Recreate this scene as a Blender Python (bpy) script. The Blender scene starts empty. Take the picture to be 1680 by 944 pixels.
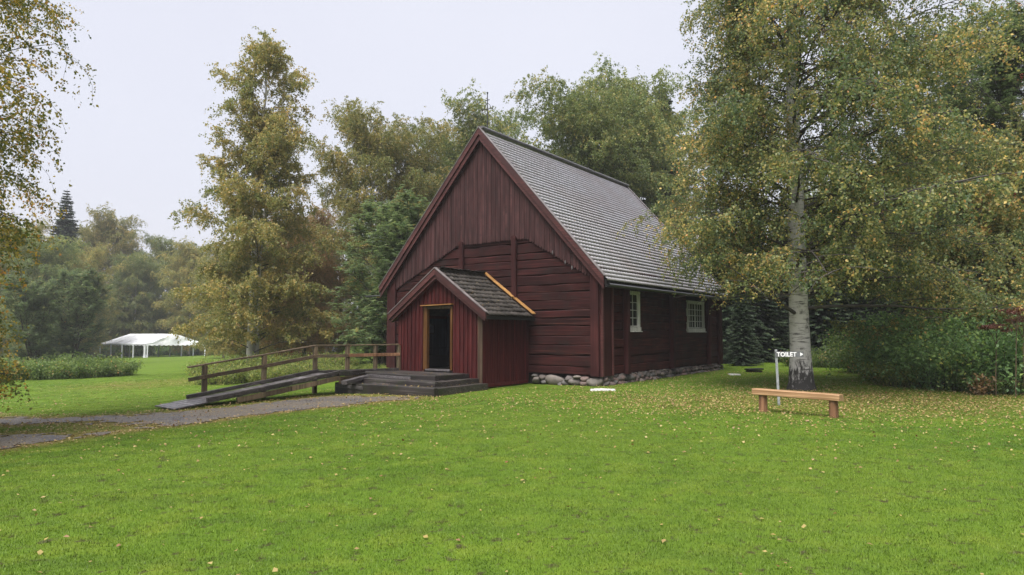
import bpy, bmesh, math, random
import numpy as np
from mathutils import Vector, Matrix, noise as mnoise
R = math.radians
SC = bpy.context.scene
COL = SC.collection
rng = np.random.default_rng(11)
random.seed(11)

# ------------------------------------------------------------------ camera
F_PX, HOR = 1120.0, 544.0            # measured on the 1680 px wide photograph
CAM_H = 1.7
cam = bpy.data.cameras.new('camera')
cam.sensor_width = 36.0
cam.lens = F_PX / 1680 * 36.0
cam.clip_end = 3000
cam_o = bpy.data.objects.new('camera', cam)
COL.objects.link(cam_o)
cam_o.location = (0, 0, CAM_H)
PITCH = math.atan((HOR - 472) / F_PX)
cam_o.rotation_euler = (R(90) + PITCH, 0, 0)
SC.camera = cam_o

# ------------------------------------------------------------------ sky, sun, exposure
SUN_EL, SUN_AZ = R(62), R(205)       # azimuth clockwise from +Y: behind the camera, to its left
W = bpy.data.worlds.new('World'); SC.world = W; W.use_nodes = True
nt = W.node_tree; nt.nodes.clear()
out = nt.nodes.new('ShaderNodeOutputWorld'); bg = nt.nodes.new('ShaderNodeBackground')
sky = nt.nodes.new('ShaderNodeTexSky'); sky.sky_type = 'NISHITA'; sky.sun_disc = False
sky.sun_elevation = SUN_EL; sky.sun_rotation = SUN_AZ; sky.dust_density = 6; sky.air_density = 1.2
mixs = nt.nodes.new('ShaderNodeMix'); mixs.data_type = 'RGBA'; mixs.inputs[0].default_value = 0.93
cl = nt.nodes.new('ShaderNodeTexNoise'); cl.inputs['Scale'].default_value = 1.6; cl.inputs['Detail'].default_value = 4
cr = nt.nodes.new('ShaderNodeValToRGB')
cr.color_ramp.elements[0].color = (1.65, 1.66, 1.88, 1); cr.color_ramp.elements[0].position = .25
cr.color_ramp.elements[1].color = (1.84, 1.85, 2.03, 1); cr.color_ramp.elements[1].position = .75
nt.links.new(cl.outputs['Fac'], cr.inputs[0])
nt.links.new(sky.outputs[0], mixs.inputs[6]); nt.links.new(cr.outputs[0], mixs.inputs[7])
nt.links.new(mixs.outputs[2], bg.inputs[0]); bg.inputs[1].default_value = 0.1
nt.links.new(bg.outputs[0], out.inputs[0])
sun = bpy.data.lights.new('sun', 'SUN'); sun.energy = 1.5; sun.angle = R(38); sun.color = (1, .97, .93)
sun_o = bpy.data.objects.new('sun', sun); COL.objects.link(sun_o)
sd = Vector((math.sin(SUN_AZ) * math.cos(SUN_EL), math.cos(SUN_AZ) * math.cos(SUN_EL), math.sin(SUN_EL)))
sun_o.rotation_euler = (-sd).to_track_quat('-Z', 'Y').to_euler(); sun_o.location = sd * 60
VS = SC.view_settings
VS.view_transform = 'Standard'; VS.look = 'None'; VS.gamma = 1; VS.use_curve_mapping = False
VS.exposure = 2.2
SC.cycles.use_denoising = True
SC.cycles.max_bounces = 8; SC.cycles.diffuse_bounces = 5; SC.cycles.transparent_max_bounces = 8
SC.cycles.volume_bounces = 0; SC.cycles.caustics_reflective = False; SC.cycles.caustics_refractive = False

# ------------------------------------------------------------------ helpers
def gz(x, y):
    x = np.asarray(x, float); y = np.asarray(y, float)
    q = -.7 * x + .2 * y - 4
    q = np.where(q > 30, q, np.log1p(np.exp(np.minimum(q, 30))))
    q = 90 * np.tanh(q / 90)
    return -.044 * q + .012 * np.sin(x * .9 + 1) * np.cos(y * .7)
def g(x, y): return float(gz(x, y))
def PX(px, d):                       # world x of a photo column at depth d
    return (px - 840) / F_PX * d

def tag(o, label=None, cat=None, group=None, kind=None):
    if label: o['label'] = label
    if cat: o['category'] = cat
    if group: o['group'] = group
    if kind: o['kind'] = kind
    return o
def empty(name, loc=(0, 0, 0), rz=0, **k):
    o = bpy.data.objects.new(name, None); COL.objects.link(o)
    o.location = loc; o.rotation_euler = (0, 0, rz); o.empty_display_size = .3
    return tag(o, **k)
def link(name, me, parent=None, **k):
    o = bpy.data.objects.new(name, me); COL.objects.link(o)
    if parent is not None: o.parent = parent
    return tag(o, **k)
def mesh(name, V, Fc, mat=None, smooth=False):
    me = bpy.data.meshes.new(name)
    me.from_pydata([tuple(map(float, v)) for v in V], [], [tuple(f) for f in Fc])
    if mat: me.materials.append(mat)
    if smooth: me.polygons.foreach_set('use_smooth', [True] * len(me.polygons))
    me.update(); return me
def mesh_np(name, V, Q, mat, k=4, smooth=False, attr=None, mi=None):
    V = np.asarray(V, np.float32); Q = np.asarray(Q, np.int32)
    me = bpy.data.meshes.new(name)
    me.vertices.add(len(V)); me.vertices.foreach_set('co', V.ravel())
    n = len(Q); me.loops.add(n * k); me.loops.foreach_set('vertex_index', Q.ravel())
    me.polygons.add(n); me.polygons.foreach_set('loop_start', np.arange(n, dtype=np.int32) * k)
    me.update(calc_edges=True)
    if smooth: me.polygons.foreach_set('use_smooth', np.ones(n, bool))
    if attr is not None:
        a = me.attributes.new('rnd', 'FLOAT', 'FACE'); a.data.foreach_set('value', np.asarray(attr, np.float32))
    for m in (mat if isinstance(mat, list) else [mat]): me.materials.append(m)
    if mi is not None: me.polygons.foreach_set('material_index', np.asarray(mi, np.int32))
    me.update(); return me
_seed = [0]
def beam_mesh(name, a, b, w, h, mat, up=(0, 0, 1), ch=.012, segs=3, jit=.0, rnd_=None):
    """a chamfered, slightly uneven timber from a to b (w across, h along up)"""
    a = Vector(a); b = Vector(b); ax = (b - a).normalized(); up = Vector(up)
    side = ax.cross(up).normalized(); u2 = side.cross(ax).normalized()
    ch = min(ch, w * .4, h * .4)
    pr = [(-w/2+ch, -h/2), (w/2-ch, -h/2), (w/2, -h/2+ch), (w/2, h/2-ch), (w/2-ch, h/2), (-w/2+ch, h/2), (-w/2, h/2-ch), (-w/2, -h/2+ch)]
    V = []; Fc = []
    for i in range(segs + 1):
        c = a.lerp(b, i / segs); js = random.uniform(-jit, jit); ju = random.uniform(-jit, jit)
        for (p, q) in pr:
            V.append(c + side * (p + js + random.uniform(-jit, jit) * .6) + u2 * (q + ju + random.uniform(-jit, jit) * .6))
    for i in range(segs):
        for j in range(8):
            k = (j + 1) % 8
            Fc.append((i*8+j, i*8+k, (i+1)*8+k, (i+1)*8+j))
    Fc.append(tuple(range(7, -1, -1))); Fc.append(tuple(range(segs*8, segs*8+8)))
    return mesh(name, V, Fc, mat)
def beam(name, a, b, w, h, mat, parent, **k):
    return link(name, beam_mesh(name, a, b, w, h, mat, **k), parent)
def prism(name, poly, d0, d1, mat, parent, axis='y'):
    """poly in (x,z) extruded along y, or in (y,z) along x"""
    n = len(poly)
    P = (lambda p, d: (p[0], d, p[1])) if axis == 'y' else (lambda p, d: (d, p[0], p[1]))
    V = [P(p, d0) for p in poly] + [P(p, d1) for p in poly]
    Fc = [tuple(range(n)), tuple(range(2*n-1, n-1, -1))] + [(i, i+n, (i+1) % n + n, (i+1) % n) for i in range(n)]
    me = mesh(name, V, Fc, mat)
    bm = bmesh.new(); bm.from_mesh(me); bmesh.ops.recalc_face_normals(bm, faces=bm.faces); bm.to_mesh(me); bm.free()
    return link(name, me, parent)
def box(name, x0, x1, y0, y1, z0, z1, mat, parent):
    return prism(name, [(x0, z0), (x1, z0), (x1, z1), (x0, z1)], y0, y1, mat, parent)
def tube_arrays(paths, sides):
    """paths: list of (pts (n,3), radii (n)); returns V, Q"""
    Vs = []; Qs = []; off = 0
    th = np.arange(sides) / sides * 2 * np.pi
    for pts, rad in paths:
        pts = np.asarray(pts, float); rad = np.asarray(rad, float); n = len(pts)
        t = np.gradient(pts, axis=0); t /= np.linalg.norm(t, axis=1, keepdims=True) + 1e-9
        ref = np.where(np.abs(t[:, 2:3]) > .9, np.array([[1., 0, 0]]), np.array([[0, 0, 1.]]))
        s = np.cross(t, ref); s /= np.linalg.norm(s, axis=1, keepdims=True) + 1e-9
        w = np.cross(s, t)
        V = pts[:, None, :] + rad[:, None, None] * (np.cos(th)[None, :, None] * s[:, None, :] + np.sin(th)[None, :, None] * w[:, None, :])
        Vs.append(V.reshape(-1, 3))
        i = np.arange(n - 1)[:, None] * sides; j = np.arange(sides)[None, :]; j2 = (j + 1) % sides
        Qs.append(np.stack([i + j, i + j2, i + sides + j2, i + sides + j], -1).reshape(-1, 4) + off)
        off += n * sides
    return np.concatenate(Vs), np.concatenate(Qs)
def leaf_arrays(P, D, N, size, wid=.62, fold=.12):
    D = D / (np.linalg.norm(D, axis=1, keepdims=True) + 1e-9)
    S = np.cross(D, N); S /= np.linalg.norm(S, axis=1, keepdims=True) + 1e-9
    U = np.cross(S, D); size = np.asarray(size)[:, None]
    b = P; t = P + D * size
    l = P + D * size * .42 + S * size * wid / 2 + U * size * fold
    r = P + D * size * .42 - S * size * wid / 2 + U * size * fold
    V = np.stack([b, r, t, l], 1).reshape(-1, 3)
    return V, np.arange(len(V)).reshape(-1, 4)

def leaf_tris(P, D, N, size, wid=.62):
    D = D / (np.linalg.norm(D, axis=1, keepdims=True) + 1e-9)
    S = np.cross(D, N); S /= np.linalg.norm(S, axis=1, keepdims=True) + 1e-9
    size = np.asarray(size)[:, None]
    V = np.stack([P - S * size * wid / 2, P + S * size * wid / 2, P + D * size], 1).reshape(-1, 3)
    return V, np.arange(len(V)).reshape(-1, 3)

# ------------------------------------------------------------------ materials
def mat(name):
    m = bpy.data.materials.new(name); m.use_nodes = True
    n = m.node_tree.nodes; l = m.node_tree.links
    return m, n, l, n['Principled BSDF']
def ramp(n, stops):
    r = n.new('ShaderNodeValToRGB'); e = r.color_ramp.elements
    while len(e) < len(stops): e.new(.5)
    for i, (p, c) in enumerate(stops): e[i].position = p; e[i].color = (*c, 1)
    return r
def noise_tex(n, l, co, scale, detail=4, rough=.55, vec=None):
    t = n.new('ShaderNodeTexNoise'); t.inputs['Scale'].default_value = scale
    t.inputs['Detail'].default_value = detail; t.inputs['Roughness'].default_value = rough
    if vec is not None:
        mp = n.new('ShaderNodeMapping'); mp.inputs['Scale'].default_value = vec
        l.new(co, mp.inputs[0]); l.new(mp.outputs[0], t.inputs[0])
    else: l.new(co, t.inputs[0])
    return t.outputs['Fac']
def mix(n, l, fac, a, b, mode='MIX'):
    m = n.new('ShaderNodeMix'); m.data_type = 'RGBA'; m.blend_type = mode
    for s, v in ((m.inputs[0], fac), (m.inputs[6], a), (m.inputs[7], b)):
        if isinstance(v, bpy.types.NodeSocket): l.new(v, s)
        elif isinstance(v, tuple): s.default_value = (*v, 1)
        else: s.default_value = v
    return m.outputs[2]
def mrange(n, l, v, a, b, c=0, d=1):
    m = n.new('ShaderNodeMapRange'); l.new(v, m.inputs[0])
    for i, x in enumerate((a, b, c, d)): m.inputs[i + 1].default_value = x
    return m.outputs[0]
def bump(n, l, b, h, s=.3, d=.01):
    k = n.new('ShaderNodeBump'); k.inputs['Strength'].default_value = s; k.inputs['Distance'].default_value = d
    l.new(h, k.inputs['Height']); l.new(k.outputs[0], b.inputs['Normal'])
def wood(name, c_lo, c_hi, axis='x', worn=None, worn_amt=.62, rough=.75, var=.25, grain=1.0, stain=None):
    m, n, l, b = mat(name)
    co = n.new('ShaderNodeTexCoord').outputs['Object']
    oi = n.new('ShaderNodeObjectInfo').outputs['Random']
    add = n.new('ShaderNodeVectorMath'); add.operation = 'ADD'
    cb = n.new('ShaderNodeCombineXYZ')
    mm = n.new('ShaderNodeMath'); mm.operation = 'MULTIPLY'; l.new(oi, mm.inputs[0]); mm.inputs[1].default_value = 37.
    for i in range(3): l.new(mm.outputs[0], cb.inputs[i])
    l.new(co, add.inputs[0]); l.new(cb.outputs[0], add.inputs[1]); co2 = add.outputs[0]
    sv = {'x': (.35, 14, 34), 'y': (14, .35, 34), 'z': (20, 20, .6)}[axis]
    sv = tuple(s * grain for s in sv)
    gr = noise_tex(n, l, co2, 1.0, 5, .6, sv)
    big = noise_tex(n, l, co2, .9, 3, .5)
    c = mix(n, l, mrange(n, l, gr, .36, .64), tuple(x * .75 for x in c_lo), tuple(x * 1.15 for x in c_hi))
    c = mix(n, l, mrange(n, l, big, .36, .62, 0, .75), c, tuple(x * .6 for x in c_lo))
    if worn:
        fine = noise_tex(n, l, co2, 1.0, 4, .6, {'x': (.55, 9, 30), 'y': (9, .55, 30), 'z': (26, 26, .5)}[axis])
        c = mix(n, l, mrange(n, l, fine, worn_amt, worn_amt + .12, 0, .85), c, worn)
    if stain:
        st = noise_tex(n, l, co2, 2.2, 5, .7)
        c = mix(n, l, mrange(n, l, st, .5, .68, 0, .9), c, stain)
    hv = n.new('ShaderNodeHueSaturation'); l.new(c, hv.inputs['Color'])
    l.new(mrange(n, l, oi, 0, 1, 1 - var, 1 + var), hv.inputs['Value'])
    l.new(hv.outputs[0], b.inputs['Base Color'])
    b.inputs['Roughness'].default_value = rough
    b.inputs['Specular IOR Level'].default_value = .16 if rough > .5 else .4
    bump(n, l, b, gr, .5, .012)
    return m
M = {}
M['log_x'] = wood('weathered_red_log', (0.0206, 0.0049, 0.0050), (0.0466, 0.0102, 0.0096), 'x', worn=(0.0832, 0.0302, 0.0219), worn_amt=.57, var=.15, grain=1, stain=(0.0194, 0.0112, 0.0100))
M['log_y'] = wood('weathered_red_log_side', (0.0283, 0.0064, 0.0064), (0.0642, 0.0134, 0.0124), 'y', worn=(0.1148, 0.0391, 0.0285), worn_amt=.57, var=.15, grain=1, stain=(0.0267, 0.0145, 0.0129))
M['gable_board'] = wood('faded_red_gable_board', (.044, .0180, .0185), (.074, .033, .0335), 'z', worn=(.125, .066, .060), worn_amt=.62, var=.14, rough=.75, stain=(.032, .017, .017))
M['post_red'] = wood('red_painted_post', (0.0348, 0.0091, 0.0093), (0.0512, 0.0145, 0.0139), 'z', worn=(0.0655, 0.0272, 0.0232), worn_amt=.7, var=.1)
M['barge_red'] = wood('red_painted_bargeboard', (0.0563, 0.0146, 0.0141), (0.0901, 0.0259, 0.0237), 'x', worn=(0.1239, 0.0620, 0.0563), worn_amt=.66, var=.12, rough=.5)
M['porch_red'] = wood('red_porch_board', (0.0566, 0.0093, 0.0097), (0.0796, 0.0151, 0.0145), 'z', worn=(0.0963, 0.0316, 0.0241), worn_amt=.7, var=.14, rough=.65)
M['corner_brown'] = wood('bare_brown_corner_board', (.05, .034, .024), (.09, .06, .04), 'z', var=.1)
M['new_wood_z'] = wood('bare_orange_jamb', (0.0900, 0.0382, 0.0099), (0.1620, 0.0765, 0.0248), 'z', var=.15, rough=.6)
M['new_wood'] = wood('fresh_cut_orange_board', (0.2720, 0.1320, 0.0400), (0.4160, 0.2320, 0.0840), 'x', var=.1, rough=.55)
M['deck'] = wood('wet_dark_timber', (0.0220, 0.0178, 0.0166), (0.0686, 0.0577, 0.0550), 'x', worn=(0.1510, 0.1373, 0.1345), worn_amt=.58, rough=.42, var=.3, stain=(0.0275, 0.0329, 0.0166))
M['deck_grey'] = wood('grey_weathered_plank', (0.0880, 0.0792, 0.0792), (0.1848, 0.1716, 0.1760), 'y', rough=.42, var=.2, worn=(0.2552, 0.2376, 0.2376))
M['rail'] = wood('grey_brown_rail', (0.0823, 0.0583, 0.0378), (0.1946, 0.1386, 0.0884), 'x', rough=.6, var=.2, stain=(0.0674, 0.0693, 0.0353))
M['rail_post'] = wood('grey_brown_rail_post', (0.1010, 0.0749, 0.0477), (0.2291, 0.1684, 0.1060), 'z', rough=.6, var=.2, stain=(0.0674, 0.0686, 0.0318))
M['bench'] = wood('orange_bench_timber', (0.3312, 0.1855, 0.0864), (0.4802, 0.2986, 0.1613), 'x', rough=.5, var=.03, worn=(0.2484, 0.1267, 0.0576), worn_amt=.66)
M['bench_leg'] = wood('brown_bench_leg', (0.1870, 0.0935, 0.0495), (0.3300, 0.1815, 0.0990), 'z', rough=.6, var=.06)
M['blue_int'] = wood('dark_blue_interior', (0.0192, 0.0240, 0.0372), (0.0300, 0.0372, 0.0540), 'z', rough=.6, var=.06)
M['white_paint'] = wood('white_window_paint', (0.5280, 0.5192, 0.4928), (0.6864, 0.6776, 0.6512), 'z', rough=.45, var=.03)

def simple(name, c, rough=.7, spec=.4, metal=0, nz=None, var=0.0, bstr=0):
    m, n, l, b = mat(name)
    b.inputs['Roughness'].default_value = rough; b.inputs['Metallic'].default_value = metal
    b.inputs['Specular IOR Level'].default_value = spec
    if nz:
        co = n.new('ShaderNodeTexCoord').outputs['Object']
        f = noise_tex(n, l, co, nz, 6, .6)
        l.new(mix(n, l, mrange(n, l, f, .3, .7), tuple(x * .6 for x in c), tuple(min(1, x * 1.35) for x in c)), b.inputs['Base Color'])
        if bstr: bump(n, l, b, f, bstr, .02)
    else: b.inputs['Base Color'].default_value = (*c, 1)
    return m
M['dark'] = simple('dark_void', (.012, .010, .010), .9)
M['iron'] = simple('wrought_iron', (.03, .03, .032), .5, nz=8)
M['zinc'] = simple('galvanised_steel', (.34, .36, .37), .5, metal=.3, nz=14)
M['sign_grey'] = simple('grey_sign_board', (.13, .135, .14), .55, nz=9)
M['white'] = simple('white_lettering', (.85, .85, .85), .5)
M['black'] = simple('black_plastic', (.015, .015, .016), .45)
M['slab'] = simple('pale_stone', (.55, .54, .52), .8, nz=11, bstr=.3)
M['canvas'] = simple('white_tent_canvas', (.70, .71, .74), .6, nz=.7)
M['gutter'] = simple('grey_gutter_steel', (.10, .10, .115), .35, metal=.2)
M['paper'] = simple('paper', (.10, .11, .13), .6)
M['notice'] = simple('bluish_notice', (.09, .10, .13), .6)
M['shed_red'] = simple('red_plank_wall', (.20, .045, .035), .8, nz=2)
M['shed_roof'] = simple('grey_old_roof', (.22, .21, .215), .8, nz=2)
M['soil'] = simple('dark_soil', (.03, .024, .018), .95, nz=6)

# roof tiles: wet; pale grey base with the sky sheen painted in, patches redder
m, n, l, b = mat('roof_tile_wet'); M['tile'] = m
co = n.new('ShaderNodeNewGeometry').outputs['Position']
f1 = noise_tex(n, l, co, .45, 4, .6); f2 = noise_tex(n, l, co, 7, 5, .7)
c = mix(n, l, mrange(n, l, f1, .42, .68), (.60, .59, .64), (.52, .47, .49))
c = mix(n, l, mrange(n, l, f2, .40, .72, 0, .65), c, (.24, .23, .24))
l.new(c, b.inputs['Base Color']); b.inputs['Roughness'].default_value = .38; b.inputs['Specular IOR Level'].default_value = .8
M['ridge'] = simple('ridge_tile', (.12, .115, .12), .4, nz=4)
M['verge'] = simple('pale_verge_strip', (.16, .14, .14), .45, nz=5)
m, n, l, b = mat('mossy_old_tile'); M['old_tile'] = m
co = n.new('ShaderNodeTexCoord').outputs['Object']
oi = n.new('ShaderNodeObjectInfo').outputs['Random']
wp = n.new('ShaderNodeNewGeometry').outputs['Position']
f2 = noise_tex(n, l, wp, 9, 6, .7); f3 = noise_tex(n, l, wp, 22, 4, .7)
c = mix(n, l, mrange(n, l, f2, .35, .65), (.016, .014, .012), (.048, .041, .035))
c = mix(n, l, mrange(n, l, f3, .60, .70, 0, .9), c, (.20, .18, .15))
hv = n.new('ShaderNodeHueSaturation'); l.new(c, hv.inputs['Color']); l.new(mrange(n, l, oi, 0, 1, .6, 1.5), hv.inputs['Value'])
l.new(hv.outputs[0], b.inputs['Base Color']); b.inputs['Roughness'].default_value = .55; bump(n, l, b, f2, .6, .02)

# field stone
m, n, l, b = mat('field_stone'); M['stone'] = m
oi = n.new('ShaderNodeObjectInfo').outputs['Random']
co = n.new('ShaderNodeTexCoord').outputs['Object']
rp = ramp(n, [(0, (.055, .05, .047)), (.3, (.11, .085, .075)), (.5, (.17, .105, .09)), (.7, (.085, .082, .082)), (1, (.22, .18, .15))]); l.new(oi, rp.inputs[0])
f = noise_tex(n, l, co, 3.2, 8, .75)
l.new(mix(n, l, mrange(n, l, f, .38, .62), rp.outputs[0], mix(n, l, .5, rp.outputs[0], (.06, .06, .055))), b.inputs['Base Color'])
b.inputs['Roughness'].default_value = .75; bump(n, l, b, f, .5, .03)

# window glass: thin, mostly clear, sky reflection at grazing angles
m, n, l, b = mat('window_glass'); M['glass'] = m
b.inputs['Base Color'].default_value = (.03, .035, .04, 1); b.inputs['Roughness'].default_value = .04; b.inputs['Alpha'].default_value = .45

def leafmat(name, stops, trans=.45, rough=.5, vvar=.12, tcol=1.3):
    m, n, l, b = mat(name)
    at = n.new('ShaderNodeAttribute'); at.attribute_name = 'rnd'
    rp = ramp(n, stops); l.new(at.outputs['Fac'], rp.inputs[0])
    oi = n.new('ShaderNodeObjectInfo').outputs['Random']
    hv = n.new('ShaderNodeHueSaturation'); l.new(rp.outputs[0], hv.inputs['Color'])
    l.new(mrange(n, l, oi, 0, 1, 1 - vvar, 1 + vvar), hv.inputs['Value'])
    l.new(hv.outputs[0], b.inputs['Base Color'])
    b.inputs['Roughness'].default_value = rough; b.inputs['Specular IOR Level'].default_value = .35
    tr = n.new('ShaderNodeBsdfTranslucent'); l.new(mix(n, l, 1, hv.outputs[0], (tcol, tcol, tcol * .8), 'MULTIPLY'), tr.inputs[0])
    mx = n.new('ShaderNodeMixShader'); mx.inputs[0].default_value = trans
    l.new(b.outputs[0], mx.inputs[1]); l.new(tr.outputs[0], mx.inputs[2])
    l.new(mx.outputs[0], n['Material Output'].inputs[0])
    return m
G1, G2, G3 = (.035, .060, .018), (.065, .085, .022), (.11, .115, .03)
YE, OR, BR = (.24, .165, .035), (.22, .105, .03), (.10, .062, .028)
M['leaf_hero'] = leafmat('birch_leaf_autumn', [(0, (0.0813, 0.1241, 0.0571)), (.3, (0.1525, 0.1884, 0.0701)), (.55, (0.2541, 0.2525, 0.0908)), (.8, (0.4065, 0.3211, 0.1168)), (.94, (0.6503, 0.4708, 0.1556)), (1, (0.6097, 0.3211, 0.1297))])
M['leaf_left'] = leafmat('birch_leaf_yellowing', [(0, (0.1065, 0.1538, 0.0473)), (.35, (0.2011, 0.2248, 0.0592)), (.6, (0.4022, 0.3312, 0.0710)), (.85, (0.7098, 0.4969, 0.0946)), (1, (0.7098, 0.3549, 0.0946))])
M['leaf_mid'] = leafmat('birch_leaf_olive_brown', [(0, (0.1462, 0.1758, 0.0603)), (.4, (0.2558, 0.2502, 0.0853)), (.75, (0.3897, 0.3062, 0.1080)), (1, (0.4873, 0.3328, 0.1130))])
M['leaf_green'] = leafmat('birch_leaf_green', [(0, (0.1205, 0.1708, 0.0653)), (.5, (0.2134, 0.2461, 0.0853)), (.85, (0.3265, 0.3014, 0.1005)), (1, (0.5023, 0.3767, 0.1256))])
M['leaf_brown'] = leafmat('shrub_leaf_rusty', [(0, (0.1633, 0.1381, 0.0653)), (.5, (0.3014, 0.2084, 0.0930)), (1, (0.4270, 0.2386, 0.1130))])
M['leaf_rowan'] = leafmat('rowan_leaf', [(0, (0.0824, 0.1323, 0.0667)), (.5, (0.1513, 0.2053, 0.0922)), (.85, (0.2472, 0.2738, 0.1151)), (1, (0.5495, 0.3424, 0.1537))])
M['leaf_dark'] = leafmat('shrub_leaf_deep_green', [(0, (0.1007, 0.1923, 0.0822)), (.6, (0.2056, 0.3295, 0.1141)), (.93, (0.3661, 0.4808, 0.1373)), (1, (0.7780, 0.6865, 0.2056))])
M['leaf_bush'] = leafmat('bramble_leaf', [(0, (0.0633, 0.1129, 0.0361)), (.55, (0.1355, 0.1988, 0.0497)), (.9, (0.2485, 0.2936, 0.0792)), (1, (0.4968, 0.2709, 0.1129))])
M['leaf_weed'] = leafmat('meadow_weed_leaf', [(0, (0.1087, 0.1631, 0.0435)), (.5, (0.2173, 0.2717, 0.0652)), (.85, (0.3695, 0.3478, 0.0978)), (1, (0.4347, 0.2826, 0.1304))])
M['needle'] = leafmat('spruce_needles', [(0, (0.0209, 0.0389, 0.0209)), (.6, (0.0389, 0.0673, 0.0329)), (1, (0.0747, 0.1046, 0.0448))], trans=.1)
M['leaf_fallen'] = leafmat('fallen_birch_leaf', [(0, (0.2040, 0.1360, 0.0612)), (.35, (0.2856, 0.2108, 0.0680)), (.6, (0.3536, 0.2788, 0.1020)), (.8, (0.3400, 0.2312, 0.1224)), (.95, (0.1768, 0.0816, 0.0408)), (1, (0.2040, 0.0680, 0.0340))], trans=.1)
M['berry'] = simple('rowan_berry', (.22, .035, .02), .4)
M['umbel'] = leafmat('withered_umbel', [(0, (.10, .035, .025)), (1, (.19, .075, .05))], trans=.15)
M['dry'] = leafmat('dry_brown_leaf', [(0, (.11, .065, .03)), (1, (.30, .19, .085))], trans=.2)

def bark(name, light, dark, amt, base_dark=1.2):
    m, n, l, b = mat(name)
    co = n.new('ShaderNodeTexCoord').outputs['Object']
    f1 = noise_tex(n, l, co, 1, 5, .65, (2.2, 2.2, 26)); f2 = noise_tex(n, l, co, 2.6, 5, .7); f3 = noise_tex(n, l, co, 14, 5, .6, (1, 1, .35))
    c = mix(n, l, mrange(n, l, f1, amt, amt + .1), light, dark)
    c = mix(n, l, mrange(n, l, f2, .55, .66, 0, .9), c, tuple(x * 2 for x in dark))
    sp = n.new('ShaderNodeSeparateXYZ'); l.new(co, sp.inputs[0])
    ad = n.new('ShaderNodeMath'); ad.operation = 'ADD'; l.new(mrange(n, l, sp.outputs[2], 0, base_dark, .42, 0), ad.inputs[0]); l.new(f3, ad.inputs[1])
    c = mix(n, l, mrange(n, l, ad.outputs[0], .62, .78), c, dark)
    l.new(c, b.inputs['Base Color']); b.inputs['Roughness'].default_value = .8; bump(n, l, b, f3, .7, .03)
    return m
M['birch_bark'] = bark('birch_bark', (.50, .48, .465), (.035, .032, .03), .56)
M['birch_far'] = bark('birch_bark_pale', (.50, .48, .44), (.05, .045, .04), .62, .5)
M['limb'] = simple('dark_limb_bark', (.055, .048, .042), .85, nz=5)
M['brown_bark'] = simple('brown_bark', (.075, .06, .045), .9, nz=5, bstr=.5)

# lawn colour, shared by ground sheet and blades (world position)
def lawn_colour(n, l):
    wp = n.new('ShaderNodeNewGeometry').outputs['Position']
    a = noise_tex(n, l, wp, .35, 4, .6); bq = noise_tex(n, l, wp, 1.7, 5, .65); d = noise_tex(n, l, wp, 5.5, 5, .7)
    c = mix(n, l, mrange(n, l, a, .35, .68), (.100, .184, .016), (.140, .234, .020))
    c = mix(n, l, mrange(n, l, bq, .48, .70, 0, .75), c, (.205, .268, .030))
    c = mix(n, l, mrange(n, l, bq, .28, .44, .65, 0), c, (.066, .13, .018))
    e = noise_tex(n, l, wp, .13, 3, .5)
    c = mix(n, l, mrange(n, l, e, .38, .62, 0, .55), c, (.150, .222, .026))
    w2 = noise_tex(n, l, wp, 1, 4, .6, (.35, 2.6, 1))
    c = mix(n, l, mrange(n, l, w2, .52, .66, 0, .4), c, (.075, .13, .02))
    return wp, c, d
m, n, l, b = mat('lawn_turf'); M['lawn'] = m
wp, c, d = lawn_colour(n, l)
c = mix(n, l, 1, c, (.8, .8, .8), 'MULTIPLY')
fine = noise_tex(n, l, wp, 38, 4, .7)
c = mix(n, l, mrange(n, l, fine, .3, .75, .35, 0), c, (.03, .05, .008))
c = mix(n, l, mrange(n, l, d, .575, .65, 0, .9), c, (.05, .042, .022))          # bare, mossy spots
at = n.new('ShaderNodeAttribute'); at.attribute_name = 'dry'
c = mix(n, l, at.outputs['Fac'], c, mix(n, l, mrange(n, l, d, .35, .65), (.13, .085, .03), (.20, .155, .05)))
l.new(c, b.inputs['Base Color']); b.inputs['Roughness'].default_value = .9; b.inputs['Specular IOR Level'].default_value = .1
bump(n, l, b, fine, .6, .03)
m, n, l, b = mat('grass_blade'); M['blade'] = m
wp, c, d = lawn_colour(n, l)
at = n.new('ShaderNodeAttribute'); at.attribute_name = 'rnd'
rp = ramp(n, [(0, (.55, .6, .6)), (.5, (1, 1, 1)), (.86, (1.2, 1.18, 1.2)), (.97, (1.5, 1.3, 1.7)), (1, (1.7, 1.3, 2.2))]); l.new(at.outputs['Fac'], rp.inputs[0])
c = mix(n, l, 1, c, rp.outputs[0], 'MULTIPLY')
c = mix(n, l, mrange(n, l, d, .575, .66, 0, .8), c, (.08, .068, .03))
l.new(c, b.inputs['Base Color']); b.inputs['Roughness'].default_value = .5; b.inputs['Specular IOR Level'].default_value = .25
tr = n.new('ShaderNodeBsdfTranslucent'); l.new(c, tr.inputs[0]); mx = n.new('ShaderNodeMixShader'); mx.inputs[0].default_value = .3
l.new(b.outputs[0], mx.inputs[1]); l.new(tr.outputs[0], mx.inputs[2]); l.new(mx.outputs[0], n['Material Output'].inputs[0])
m, n, l, b = mat('wet_gravel'); M['gravel'] = m
wp = n.new('ShaderNodeNewGeometry').outputs['Position']
vo = n.new('ShaderNodeTexVoronoi'); vo.inputs['Scale'].default_value = 34; l.new(wp, vo.inputs['Vector'])
rp = ramp(n, [(0, (.034, .031, .030)), (.5, (.085, .076, .07)), (1, (.20, .18, .165))]); l.new(vo.outputs['Color'], rp.inputs[0])
big = noise_tex(n, l, wp, .9, 5, .65)
c = mix(n, l, mrange(n, l, big, .40, .56, .1, .95), rp.outputs[0], mix(n, l, .45, (.15, .115, .065), rp.outputs[0]))
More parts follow.
